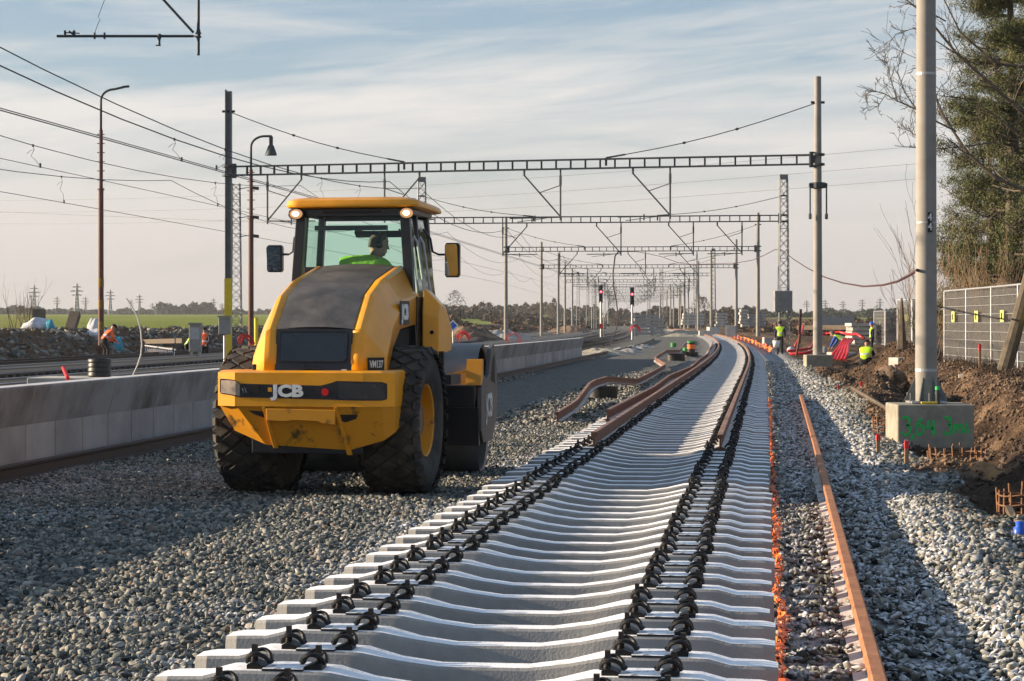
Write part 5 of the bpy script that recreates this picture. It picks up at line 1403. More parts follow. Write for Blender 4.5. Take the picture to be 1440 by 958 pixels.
# ================================================================== THINGS ON THE LEFT
def corr_pipe(label, x, d, z, r, h, rings=5, m='corrugated'):
    pr = []
    for k in range(rings):
        z0 = h*k/rings; s_ = h/rings; pr += [(r*.93, z0), (r, z0 + s_*.2), (r, z0 + s_*.7), (r*.93, z0 + s_*.95)]
    pr += [(r*.86, h), (r*.86, h*.2), (0, h*.2)]
    o = MB().lathe(pr, (0, 0, 0), 'z', 28).build('plastic_ring', M[m], auto=40); o.location = (x, d, z); return tag(o, label, 'plastic pipe')
p = pt(140, 525, 45)
sl = block(p.x, 45, 0, 2.6, 1.5, .58, 'concrete_slab', 'conc_pale', rz0=-.1); tag(sl, 'low concrete slab behind the wall, under the black pipe stub', 'slab')
corr_pipe('black corrugated pipe stub upright on a slab behind the wall', p.x, 45, .585, .24, .38, 4)
mb = MB(); q = pt(97, 534, 30); mb.poly([pt(99, 545, 30), pt(95, 531, 30), pt(89, 517, 30.2)], .028, 10)
tag(mb.build('pipe_stub', M['red_pipe']), 'short red pipe stub poking up behind the wall at far left', 'pipe')
mb = MB(); mb.poly([pt(*p_) for p_ in ((186, 528, 42), (194, 510, 42), (199, 492, 42.5), (198, 470, 43), (190, 445, 43), (178, 418, 43))][::1], .022, 8)
mb2 = MB(); cv = [(186, 530), (193, 515), (198, 500), (199.5, 485), (198, 465), (193, 445), (185, 430), (178, 420)]
o = MB().poly([pt(x, y, 43) for x, y in cv], .014, 8).build('bent_tube', M['white_hose']); tag(o, 'thin pale tube springing up in an arc behind the wall', 'tube')
# cabinet, small box on post
p = pt(275, 505, 92); root = thing('relay_cabinet', 'grey metal relay cabinet on legs by the orange workers', 'cabinet', (p.x, 92, .1))
MB().box((0, 0, .95), (.50, .4, 1.15)).build('body', M['cabinet'], root, bevel=.02)
MB().prism([(-.30, 1.53), (.30, 1.53), (.26, 1.60), (-.26, 1.60)], 'y', -.26, .26).build('lid', M['cabinet'], root)
mb = MB(); mb.box((0, -.21, 1.15), (.4, .02, .5)); mb.build('door', M['galv'], root)
for s in (-1, 1): MB().box((s*.17, 0, .2), (.10, .3, .36)).build('leg', M['conc_pale'], root)
p = pt(316, 470, 80); root = thing('post_box', 'small grey box on a thin post in front of the yellow-banded mast', 'box', (p.x, 80, .1))
MB().box((0, 0, p.z + .2), (.42, .3, .62)).build('body', M['cabinet'], root, bevel=.02); MB().prism([(-.27, p.z+.52), (.27, p.z+.52), (.2, p.z+.58), (-.2, p.z+.58)], 'y', -.2, .2).build('lid', M['cabinet'], root)
MB().tube((0, 0, 0), (0, 0, p.z), .05, None, 8).build('post', M['galv'], root)
# red cable coils
def coil(label, x, y, d, r=.35, m='red_pipe', n=3, w=.04):
    c = pt(x, y, d); mb = MB()
    for k in range(n):
        ph = random.random()*6; tl = random.uniform(-.5, .5)
        mb.poly([c + Vector((math.cos(a)*r*(.8+.2*k), math.sin(a+ph)*r*.5, abs(math.sin(a))*r*1.3 + .05*k + tl*.1*math.cos(a))) for a in [2*math.pi*i/14 for i in range(15)]], w, 6)
    return tag(mb.build('pipe_coil', M[m]), label, 'coiled pipe')
coil('red pipes sprouting above the roller\'s left rear tyre', 346, 487, 66, .20, w=.02)
coil('red pipe ends poking up beside the blue diamond board', 652, 480, 72, .18, w=.02)
coil('arched red pipes on the platform at the distant mast foot', 722, 483, 92, .30, w=.013)
coil('tangle of red pipes at the foot of the right-hand signal', 893, 468, 195, .45, w=.03)
# white and blue bags on the bank
def bag(label, x, y, d, w, h, m='bag'):
    c = pt(x, y, d); z = Hx(c.x, d); mb = MB()
    mb.lathe([(0, -.1*h), (.8, 0), (1, .25*h), (.85, .6*h), (.45, .92*h), (0, h)], (0, 0, 0), 'z', 22)
    mb.v = [(v[0]*w/2*(1 + .25*float(vnoise(v[0]*3 + x, v[2]*4, 1, 2, 3))), v[1]*w/2.6*(1 + .2*float(vnoise(v[1]*3, v[2]*5 + x, 1, 2, 4))), v[2]*(1 + .35*float(vnoise(v[0]*4, v[1]*4 + x, 1, 2, 5)))) for v in mb.v]
    o = mb.build('debris_bag', M[m], smooth=True); o.location = (c.x, d, max(z - .05, 0) if True else z); return tag(o, label, 'bag')
bag('pale sack heap at the far left on the bank', 55, 462, 108, 1.9, .62)
bag('long pale sack heap behind the bending worker', 136, 462, 108, 2.0, .45)
bag('pale crumpled sheet just left of the rusty lamp post', 134, 458, 109.5, 1.0, .8)
bag('teal plastic bag just right of the rusty lamp post', 166, 462, 107, .55, .75, 'teal_bag')
bag('small teal bag at the right end of the pale sack heap', 70, 462, 107.4, .5, .6, 'teal_bag')
def beam_obj(name, label, cat, a, b, w, h, m): 
    return tag(MB().bar(a, b, w, h).build(name, M[m]), label, cat)
def gpt(x, d, up=0): X = (x-720)/F*d; return Vector((X, d, Hx(X, d) + up))
beam_obj('timber_baulk', 'short dark timber baulk leaning on the bank top', 'timber', gpt(98, 110, .0), gpt(106, 111, .95), .5, .35, 'timber')
beam_obj('concrete_lump', 'small square stone block on the field edge', 'block', gpt(55, 118, .0), gpt(55, 118.5, 1.1), .7, .7, 'timber')
beam_obj('steel_channel', 'upper of two steel channels sloping down the bank', 'steel channel', gpt(203, 108, .75), gpt(258, 98, .9), .16, .22, 'timber')
beam_obj('steel_channel', 'lower of two steel channels sloping down the bank', 'steel channel', gpt(204, 107, .3), gpt(245, 98, .5), .16, .2, 'timber')
beam_obj('plank', 'pale plank lying along the crest of the bank', 'plank', gpt(72, 104, .12), gpt(118, 104, .12), .3, .10, 'conc_pale')
# ladder lying on the bank
a, b = gpt(203, 103, .35), gpt(246, 95, .25); root = thing('ladder', 'metal ladder lying down the slope of the bank', 'ladder', a)
t_ = (b-a); s_ = Vector((0, .25, .28))
for k in (-1, 1): MB().bar(a + s_*k, b + s_*k, .06).build('stile', M['galv'], root, world=True)
mb = MB()
for k in range(16): p_ = a + t_*(k+.5)/16; mb.bar(p_ - s_, p_ + s_, .035)
mb.build('rungs', M['galv'], root, world=True)

# ================================================================== WORKERS
def pose_lean():
    return dict(pelvis=(0, -.10, .80), waist=(0, .0, .94), chest=(0, .16, 1.12), neck=(0, .28, 1.22), head=(0, .36, 1.28),
             shoL=(-.19, .18, 1.16), elbL=(-.26, .24, .90), wriL=(-.16, .42, .78), shoR=(.19, .18, 1.16), elbR=(.26, .24, .90), wriR=(.16, .42, .78),
             hipL=(-.10, -.10, .78), kneL=(-.13, .06, .43), ankL=(-.13, -.04, .09), toeL=(-.15, .13, .045), hipR=(.10, -.10, .78), kneR=(.13, .08, .43), ankR=(.13, .0, .09), toeR=(.15, .17, .045))
def wk(label, x, yfoot_d, z, pose, rz=0, **k):
    X = (x-720)/F*yfoot_d; return person(label, pose, None, (X, yfoot_d, z), rz, **k)[0]
wk('worker in an orange jacket bending forward beside the rusty lamp post', 148, 96, .02, pose_lean(), R(-60), jacket='orange_vest', helmet='dark_cloth', head_dir=(0, .8, -.5)).scale = (1.3, 1.1, 1.1)
wk('crouching worker in a yellow jacket left of the relay cabinet', 265, 98, .25, pose_crouch(), R(-80), jacket='yellow_vest', head_dir=(0, .9, -.3))
wk('worker in an orange and dark jacket right of the relay cabinet', 288, 97, -.28, pose_stand(((-.3, .2, 1.15), (-.2, .4, 1.0))), R(170), jacket='orange_vest', sleeves='navy', helmet='dark_cloth')
st_ = pose_stand(((-.27, -.02, 1.15), (-.26, .05, .92)))
w5 = wk('worker in a yellow hi-vis vest and black trousers standing on the ballast edge', 1097, 114, .0, st_, R(165), jacket='yellow_vest', sleeves='navy', helmet='dark_cloth', head_dir=(0, 1, -.2))
wk('worker in a blue jacket and yellow vest holding red pipes at the pit', 1187, 88, .05, pose_bend(), R(60), jacket='yellow_vest', sleeves='blue_cloth', trousers='blue_cloth', hair='hair', head_dir=(0, .9, -.5))
wk('worker in a yellow vest crouching in the soil pit, back to the camera', 1217, 76, .0, pose_crouch(), R(-20), jacket='yellow_vest', sleeves='navy', helmet='dark_cloth', head_dir=(0, .9, -.5))
wk('worker with a blue helmet by the far mesh fence', 1226, 112, -.05, pose_stand(), R(90), jacket='yellow_vest', sleeves='navy', helmet='helmet_blue')
# white bucket in the standing worker's hand
p = pt(1091.5, 486, 113.6); o = MB().lathe([(0, 0), (.15, 0), (.19, .36), (.175, .36), (.14, .03)], (0, 0, 0), 'z', 16).build('bucket', M['white_mark'], smooth=True); o.location = (p.x, 113.6, p.z - .1); tag(o, 'white bucket carried by the worker standing on the ballast edge', 'bucket')
for k in range(5):
    a = pt(1187 + k*1.5, 482, 87.3); b = pt(1172 + k*5, 497 , 86 - k*.3)
    mb = MB().poly([a + Vector((.05*k, 0, .15)), a.lerp(b, .4) + Vector((0, 0, .05)), b, b + Vector((-.2, -.5, -.25))], .055, 8)
    tag(mb.build('red_duct', M['red_pipe']), 'red flexible duct in the bundle held by the blue-jacketed worker', 'duct', 'red ducts held by the blue-jacketed worker')
# ================================================================== RIGHT-HAND SIDE
def on(o, d, up=0.): return Vector((float(C(d)) + o, d, float(H(o, d)) + up))
# mesh fence panels
def fence_panel(label, a, b, h=2.0, group=None, plate=None, net=True):
    a, b = Vector(a), Vector(b); root = thing('mesh_fence', label, 'fence panel', a, 0, group)
    u = Vector((0, 0, h)); mb = MB()
    t = (b - a)
    for p, q in ((a, a+u), (b, b+u), (a+u, b+u), (a + Vector((0,0,.12)), b + Vector((0,0,.12)))): mb.tube(p, q, .024, None, 8)
    mb.build('frame', M['galv'], root, world=True)
    mb = MB(); L_ = t.length
    for k in range(1, 9): z = Vector((0, 0, .12 + (h-.12)*k/9)); mb.bar(a + z, b + z, .010)
    nv = int(L_/.14)
    for k in range(1, nv): p = a + t*k/nv; mb.bar(p + Vector((0,0,.12)), p + u, .006)
    mb.build('wire_mesh', M['galv'], root, world=True)
    if net:
        mb = MB(); n_ = Vector((-t.y, t.x, 0)).normalized()*(-.03 if t.x > 0 else .03); nn = 10; rows = []
        for i in range(nn+1):
            for j in range(5):
                p = a + t*(.02 + .96*i/nn) + Vector((0, 0, .16 + (h-.22)*j/4)) + n_*(1 + random.random()*.8)*(1 if 0 < i < nn else .5); rows.append(tuple(p))
        mb.add(rows, [(i*5+j, i*5+j+1, (i+1)*5+j+1, (i+1)*5+j) for i in range(nn) for j in range(4)])
        mb.build('netting', M['netting'], root, world=True, smooth=True)
    if plate:
        c = a + t*plate + Vector((0, 0, h*.66)); f = t.normalized(); 
        if f.x < 0 or True: pass
        nrm = Vector((-abs(f.y), 0, 0)) + Vector((0, -.6, 0)); 
        mb = MB(); r_ = Matrix.Rotation(math.atan2(t.y, t.x), 3, 'Z'); side = r_ @ Vector((0, .05, 0)); mb.box(c + side, (.42, .012, .26) if False else (.42, .012, .27), r_)
        pl = mb.build('warning_plate', M['yellow_label'], root, world=True)
        mb = MB(); mb.box(c + side*1.25, (.10, .012, .16), r_); ch = mb.build('printed_mark', M['signal'], None); ch.location = -Vector(root.location); child(ch, pl)
    # concrete feet
    return root
fl = [(11.0, 44.5), (11.14, 47.9), (11.30, 51.3), (11.42, 54.7), (11.55, 58.1)]
lbl = ['nearest mesh fence panel, cut by the right edge of the photo', 'netted mesh fence panel second from the right edge', 'netted mesh fence panel in the middle of the row right of the numbered mast', 'netted mesh fence panel directly right of the numbered mast']
GF = 'mesh fence panels right of the numbered mast'
for k in range(4):
    (x0, d0), (x1, d1) = fl[k], fl[k+1]
    z0, z1 = Hx(x0, d0) , Hx(x1, d1); z0 = .52; z1 = .52
    fp_ = fence_panel(lbl[k], (x0, d0, z0), (x1 - .02, d1 - .08, z1), 2.02, GF, .5)
    ft = block(0, 0, -.22, .3, .8, .2, 'foot', 'conc_pale', fp_)
for k, (a, b, lb) in enumerate((((1283, 84), (1304, 90), 'fence panel just left of the numbered mast, with a yellow plate'), ((1262, 86), (1282, 85), 'dark netted fence panel left of the numbered mast, second from it'), ((1245, 128), (1262, 132), 'farther pale mesh fence panel behind the crouching worker'), ((1229, 134), (1244, 129), 'farthest pale mesh fence panel left of the dark netted one'))):
    p, q = gpt(*a), gpt(*b); p.z = q.z = (.50 if k < 2 else .3); fence_panel(lb, p, q, 2.1, 'distant mesh fence panels left of the numbered mast', .5)
# leaning old trunk that carries the bare crown
# block stack of concrete beams beside the fence
def beam_stack(label, x, d, z, w, n, h=.2, m='conc_pale', dep=2.6, cat='stack'):
    root = thing('beam_stack', label, cat, ((x-720)/F*d, d, z))
    for k in range(n):
        mb = MB(); mb.box((random.uniform(-.12, .12), 0, h*(k*1.28 + .5)), (w*random.uniform(.86, 1.0), dep, h)); mb.build('concrete_beam', M[m], root)
    for k in range(n):
        mb = MB(); mb.box((-w*.3, 0, h*(k*1.28 - .14)), (.12, dep, h*.26)); mb.box((w*.3, 0, h*(k*1.28 - .14)), (.12, dep, h*.26)); mb.build('spacer', M['timber'], root)
    return root
beam_stack('stack of pale concrete sleepers beside the worker with the blue helmet', 1211, 132, .2, 1.6, 6)
beam_stack('tall stack of pale sleepers right of centre, left one of a pair', 1014, 300, 1.2, 1.6, 5, .30, dep=2)
beam_stack('tall stack of pale sleepers right of centre, right one of a pair', 1046, 280, 1.2, 1.0, 6, .30, dep=2)
beam_stack('long low stack of grey sleepers behind the pale stacks', 1063, 300, 1.2, 2.6, 5, .28, 'cabinet')
beam_stack('grey sleeper stack standing right of the right-hand signal', 906, 270, .2, 3.2, 6, .34, 'cabinet', 2)
beam_stack('grey sleeper stack just beyond, touching the far masts', 923, 290, .2, 2.2, 5, .34, 'cabinet', 2)
beam_stack('broken pale stack at the foot of the bare wood', 975, 330, 1.4, 3.6, 4, .35)
for i, (x, d, z, w, dp, h, lb) in enumerate(((1003, 262, .3, 1.3, 1.2, .9, 'concrete footing of the lone round mast'), (1028, 226, .3, 1.0, 1.0, 1.1, 'upright pale concrete cube right of the twin stacks'), (992, 250, .2, 1.5, 1.0, .6, 'low pale footing left of the twin stacks'), (1183, 100, .0, 1.2, .6, .35, 'flat pale box behind the red pipes'), (1150, 118, -.1, .9, .9, .5, 'pale block beside the foot of the lattice mast'), (1082, 150, .2, .9, .5, .5, 'small pink and white box on the brown yard'), (1370, 47, .33, .62, .5, .26, 'small pale block below the fence with a red-topped stake'), (1268, 62, .35, .55, .55, .36, 'pale block at the foot of the dark post'))):
    b = block((x-720)/F*d, d, z, w, dp, h, 'concrete_block', 'conc_pale', rz0=random.uniform(-.4, .4)); tag(b, lb, 'block')
# dark pointed post and timbers near the pit
tag(MB().poly([gpt(1268, 62, .3), gpt(1268, 62, 1.75)], [.16, .03], 6).build('timber_post', M['timber']), 'dark pointed timber post standing left of the numbered mast', 'post')
# stakes
def stake(label, x, d, z, h, two=True):
    X = (x-720)/F*d; root = thing('survey_stake', label, 'stake', (X, d, z)); 
    MB().box((0, 0, h/2), (.045, .03, h)).build('shaft', M['stake_wood'], root); MB().box((0, 0, h*.88), (.05, .035, h*.26)).build('red_tip', M['stake_red'], root); return root
for x, y, d, h, lb in ((1235, 645, 27, .30, 'short red-topped stake at the left foot of the marked block'), (1211, 560, 43, .32, 'red-topped stake in the soil, middle one of three before the block'), (1179, 558, 47, .25, 'small red-topped stake nearest the ballast edge'), (1275, 662, 25.2, .34, 'red-topped stake below the left corner of the marked block'), (1378, 520, 47, .55, 'red-topped stake standing by the pale block under the fence')):
    z = EYE - (y - HZ)/F*d; stake(lb, x, d, z, h)
# rebar cages
def cage(label, x, d, z, r, h, n=14, rings=5, lean=0):
    root = thing('rebar_cage', label, 'rebar cage', ((x-720)/F*d, d, z)); mb = MB()
    for k in range(n):
        a = 2*math.pi*k/n; rr = r*random.uniform(.95, 1.05); mb.poly([(rr*math.cos(a), rr*math.sin(a), 0), (rr*math.cos(a)*1.02 + random.uniform(-.03,.03), rr*math.sin(a), h*random.uniform(.9, 1.15))], .010, 5)
    mb.build('upright_bars', M['rebar'], root)
    mb = MB()
    for k in range(rings):
        z_ = h*(k+.4)/rings; mb.poly([(r*1.03*math.cos(a), r*1.03*math.sin(a), z_ + .01*math.sin(3*a)) for a in [2*math.pi*i/20 for i in range(21)]], .009, 5)
    mb.build('hoops', M['rebar'], root); root.rotation_euler.x = lean; return root
cage('rusty rebar cage standing in the pit right below the marked block', 1347, 25.2, -.16, .32, .40, 20)
cage('rusty rebar cage cut by the right edge of the photo', 1437, 18.9, -.16, .20, .42)
cage('small rebar cage half hidden left of the marked block', 1245, 31.5, -.02, .16, .36, 8)
cage('low bent rebar cage beside the white spacer', 1402, 23.0, -.06, .26, .16, 8, 2, .2)
o = beam_obj('timber_prop', 'grey timber prop leaning at the right edge below the cage', 'timber', pt(1418, 715, 17.6), pt(1441, 760, 16.6), .05, .05, 'timber')
tag(MB().lathe([(0, 0), (.05, 0), (.055, .02), (.05, .06), (.02, .08), (.02, .13), (0, .13)], pt(1369, 683, 22.5), 'z', 10).build('plastic_spacer', M['white_mark']), 'small white plastic spacer on the orange sand', 'spacer')
tag(MB().lathe([(0, 0), (.045, 0), (.05, .03), (.05, .085), (.03, .10), (.035, .13), (0, .14)], gpt(1434, 16.2, .0), 'z', 14).build('blue_container', M['blue_bag'], smooth=True), 'blue plastic container at the right edge on the stones', 'container')
tag(MB().lathe([(0, 0), (.033, 0), (.033, .16), (.022, .18), (0, .18)], (5.79, 29.62, .601), 'z', 12).build('spray_can', M['truss']), 'dark spray can standing on the marked block', 'spray can')
tag(MB().lathe([(0, 0), (.030, 0), (.030, .045), (0, .05)], (5.79, 29.62, .786), 'z', 12).build('can_cap', M['green_spray']), 'bright green cap on the spray can', 'cap')
tag(MB().box((5.66, 29.52, .615), (.22, .05, .025)).build('spirit_level', M['yellow_paint'], bevel=.004), 'small yellow tool lying on top of the marked block', 'tool')
tag(MB().poly([on(2.9, 41, .30), on(4.0, 33, .10)], .035, 6).build('dark_bar', M['timber']), 'long dark bar lying across the dug soil behind the marked block', 'bar')
# boulders of earth
for x, y, d, w, lb in ((1252, 545, 50, .9, 'rounded pale earth boulder left of the numbered mast'), (1425, 575, 36, .5, 'earth lump on the bank at the right edge')):
    p = pt(x, y, d); mb = MB(); mb.lathe([(0, -.5)] + [(math.cos(a)*.5, math.sin(a)*.45) for a in [math.pi*(k/22 - .5) for k in range(1, 22)]] + [(0, .45)], (0, 0, 0), 'z', 40)
    mb.v = [tuple(Vector(v)*w*(1 + .42*float(vnoise(v[0]*3 + x, v[1]*3 + v[2]*4, 1, 4, 3)))) for v in mb.v]; o = mb.build('earth_boulder', M['soil_lump'], smooth=False); o.location = p; tag(o, lb, 'boulder')
# red ducts lying over the dug ground
for pts, lb, m, w in ((((1108, 494, 95), (1125, 492, 96), (1140, 490, 96), (1146, 478, 97), (1150, 466, 98), (1160, 470, 99)), 'pink-red duct bending up behind the mast block', 'red_pipe', .06), (((1110, 498, 92), (1130, 497, 92), (1150, 492, 92)), 'pink-red duct lying flat left of the mast block', 'red_pipe', .06), (((1150, 472, 100), (1165, 469, 99), (1180, 467, 99), (1192, 470, 98), (1205, 470, 97), (1215, 476, 96)), 'pink-red duct arching behind the blue-jacketed worker', 'red_pipe', .06), (((1118, 487, 105), (1127, 470, 106), (1130, 458, 107)), 'red duct standing up at the foot of the lattice mast', 'red_pipe', .05), (((1120, 500, 85), (1123, 482, 86), (1125, 470, 86)), 'rusty pole standing just left of the round concrete mast', 'lamp_rust', .05)):
    tag(MB().poly([pt(*p) for p in pts], w, 8).build('duct', M[m], smooth=True), lb, 'duct')
beam_obj('rusty_pole', 'rusty pole with a crosspiece standing between lattice mast and round mast', 'pole', pt(1124, 484, 105), pt(1126, 435, 105), .12, .12, 'lamp_rust')
tag(MB().lathe([(0, -.2), (.15, -.1), (.18, 0), (.12, .1), (0, .14)], pt(1112, 492, 96), 'z', 10).build('white_sack', M['bag'], smooth=True), 'small white sack among the pink ducts', 'sack')
# dark wagons / stacked material in the yard
beam_obj('flat_load', 'long dark flat load on pale bearers at the back of the yard', 'load', gpt(1128, 170, 1.0), gpt(1215, 165, 1.0), 1.2, .35, 'timber')
beam_obj('flat_load', 'grey slab pile behind the dark flat load', 'load', gpt(1150, 185, 1.5), gpt(1200, 185, 1.5), 1.2, .8, 'cabinet')
# orange barrier mesh along the track, far
mb = MB(); 
for i in range(60):
    d = 120 + i*1.9; p = on(2.05, d); h_ = .22 + .14*math.sin(i*1.9) + .2*random.random()
    q = on(2.05, d + 1.5); mb.add([p, q, q + Vector((.15*math.sin(i), 0, h_)), p + Vector((.2*math.cos(i), 0, h_*.8))], [(0, 1, 2, 3)])
o = mb.build('barrier_mesh', M['orange_net']); sl = o.modifiers.new('t', 'SOLIDIFY'); sl.thickness = .02
tag(o, 'sagging orange barrier mesh along the far right side of the track', 'barrier')
# manhole rings left of the track
def ring(label, x, d, z, r, h): 
    o = MB().lathe([(r, 0), (r, h*.85), (r*1.07, h*.87), (r*1.07, h), (r*.9, h), (r*.88, 0)], (0, 0, 0), 'z', 28).build('manhole_ring', M['corrugated'], auto=40); o.location = ((x-720)/F*d, d, z); return tag(o, label, 'manhole ring')
ring('black manhole ring with the snaking rail across it, nearest the camera', 847, 48.5, .0, .34, .28)
ring('black manhole ring farther along, under the snaking rail', 950, 97, .0, .42, .32)
p = (972-720)/F*108; root = thing('marker_drum', 'green and orange marker drum on a black foot beside the far rails', 'marker', (p, 108, .02))
MB().lathe([(.36, 0), (.36, .22), (.22, .24), (0, .24)], (0, 0, 0), 'z', 16).build('foot', M['corrugated'], root); MB().lathe([(.19, .24), (.19, .72), (0, .72)], (0, 0, 0), 'z', 16).build('barrel', M['corrugated'], root)
MB().lathe([(.20, .38), (.20, .60)], (0, 0, 0), 'z', 16).build('orange_band', M['orange_net'], root); MB().lathe([(.205, .68), (.205, .76), (0, .78)], (0, 0, 0), 'z', 16).build('green_cap', mat('green_cap', (.03, .25, .04), .5, 0, 0), root)
for x, d, lb in ((965, 120, 'small green cap on the stones left of the marker drum'), (947, 150, 'farther small green cap left of the far rails')):
    o = MB().lathe([(.2, 0), (.2, .3), (0, .34)], (0, 0, 0), 'z', 12).build('drain_cap', mat('cap_green', (.03, .22, .04), .5, 0, 0)); o.location = ((x-720)/F*d, d, .02); tag(o, lb, 'cap')
# heaps
def heap(label, x, d, w, h, m, dp=None, seed=0, name='gravel_heap'):
    X = (x-720)/F*d; n = 60; mb = MB(); dp = dp or w
    for i in range(n+1):
        for j in range(n+1):
            u, v = i/n*2-1, j/n*2-1; r_ = math.hypot(u, v); z = (.5 + .5*math.cos(math.pi*min(1, r_*1.05)))**.8 * h * (1 + .5*float(vnoise(u*3 + seed, v*3, 1, 4, seed))) + .16*h*float(vnoise(u*9 + seed, v*9, 1, 4, seed))*max(0, 1.1-r_) - .03
            mb.v.append((u*w/2, v*dp/2, z))
    for i in range(n):
        for j in range(n): a = i*(n+1)+j; mb.f.append((a, a+n+1, a+n+2, a+1)); mb.m.append(0)
    o = mb.build(name, M[m] if isinstance(m, str) else m, smooth=True); o.location = (X, d, Hx(X, d) - .02); return tag(o, label, 'heap')
heap('dark earth heap on the bank behind the blue diamond board', 660, 190, 8.5, 1.4, 'soil_lump', seed=1)
heap('grey chippings heap to the right of the dark earth heap', 705, 195, 9, 1.0, 'snow_grit', seed=2)
heap('low earth heap beside the field right of the platform', 800, 330, 11, 1.1, 'scrub', seed=3)
heap('yellowish clay heap with rubble at the end of the platform wall', 850, 117, 4.6, .42, 'conc_block', seed=4, dp=8)
heap('orange sand heap between the rebar cages', 1385, 22.6, .95, .13, mat('orange_sand', (.16, .085, .035), .9, 0, .2, 6, .9, 20, col2=(.34, .18, .07)), seed=5)
heap('sandy heap in the brown yard left of the twin stacks', 965, 270, 9, .8, 'conc_block', seed=6)
for k, (x, y, d) in enumerate(((872, 486, 128), (884, 489, 122), (893, 483, 140), (905, 481, 150))):
    o = heap(['nearest', 'second', 'third', 'farthest'][k] + ' grey rubble heap in the stones left of the marker drum', x, d, 2.6, .26, 'snow_grit', seed=7+k)

# ================================================================== TREES AND SCRUB
class Tree:
    def __init__(s): s.mb = MB()
    def limb(s, p, dirv, L_, r, depth, maxd, up=.08, spread=.6, seg=4, kids=(3, 5), shrink=.62, minr=.006, twist=.22):
        p = Vector(p); d = Vector(dirv).normalized(); pts = [p]; rs = [r]
        for i in range(seg):
            d = (d + Vector((random.gauss(0, twist), random.gauss(0, twist), random.gauss(0, twist) + up))).normalized()
            p = p + d*L_/seg; pts.append(p); rs.append(max(minr, r*(1 - .62*(i+1)/seg)))
        s.mb.poly(pts, rs, 6 if r > .05 else (4 if r > .02 else 3), cap=False)
        if depth >= maxd: return
        for k in range(random.randint(*kids)):
            t = random.uniform(.25, 1); i = min(seg-1, int(t*seg)); q = pts[i].lerp(pts[i+1], t*seg - i)
            ax = Vector((random.gauss(0, 1), random.gauss(0, 1), random.gauss(0, 1))).normalized()
            dd = ((pts[i+1]-pts[i]).normalized() + ax*spread).normalized()
            s.limb(q, dd, L_*shrink*random.uniform(.7, 1.15), max(minr, rs[i]*.55), depth+1, maxd, up, spread, 3 if depth > 1 else 4, kids, shrink, minr, twist)
# bare tree: leaning trunk at the right edge, limbs reaching back across the top right
T = Tree(); D0 = 46.5
g0 = gpt(1411, D0, -.1)
trunk_pts = [g0, pt(1424, 480, D0), pt(1440, 420, D0), pt(1466, 320, D0 + .3), pt(1485, 210, D0 + .6), pt(1496, 90, D0 + .8), pt(1500, -60, D0 + .8)]
T.mb.poly(trunk_pts, [.17, .155, .145, .135, .12, .10, .08], 10)
guides = [([(1480, 235), (1440, 268), (1400, 250), (1360, 215), (1325, 160), (1300, 96), (1290, 60)], .055),
          ([(1470, 300), (1432, 330), (1400, 300), (1372, 330)], .03),
          ([(1495, 150), (1440, 160), (1395, 120), (1345, 75), (1300, 20), (1262, -10)], .055),
          ([(1498, 60), (1450, 95), (1400, 90), (1350, 45), (1318, -20)], .05),
          ([(1490, 210), (1452, 200), (1420, 180), (1370, 140), (1325, 135)], .04),
          ([(1345, 185), (1315, 170), (1290, 155), (1262, 142), (1240, 130), (1222, 128)], .022),
          ([(1262, 142), (1252, 110), (1248, 90), (1232, 80)], .014), ([(1290, 155), (1272, 130), (1262, 100), (1268, 75)], .014), ([(1246, 132), (1236, 148), (1222, 156)], .009),
          ([(1400, 200), (1350, 207), (1310, 210), (1258, 205)], .02), ([(1310, 205), (1290, 192), (1272, 180)], .010),
          ([(1360, 85), (1320, 60), (1285, 40), (1260, 48), (1250, 62)], .016), ([(1330, 30), (1295, 10), (1262, 2)], .016)]
for pts, r in guides:
    n = len(pts); off = random.uniform(-.6, .6); P = [pt(x, y, D0 + .5 + off*(i/n)) for i, (x, y) in enumerate(pts)]
    rs = [max(.007, r*(1 - .75*i/(n-1))) for i in range(n)]
    T.mb.poly(P, rs, 6, cap=False)
    for i in range(1, n):
        for _ in range(3 if r > .03 else 3):
            q = P[i-1].lerp(P[i], random.random()); dd = (P[i]-P[i-1]).normalized() + Vector((random.gauss(0, .6), random.gauss(0, .5), random.gauss(.25, .6)))
            T.limb(q, dd, random.uniform(.5, 1.2) * (1 if r > .03 else .42), max(.008, rs[i]*.5), 1, 3, .05, .7, 4, (2, 3), .6, .0048)
root = thing('bare_tree', 'bare leaning tree at the right edge, twigs reaching over the numbered mast', 'tree', g0)
T.mb.build('branches', M['bark'], root, world=True)
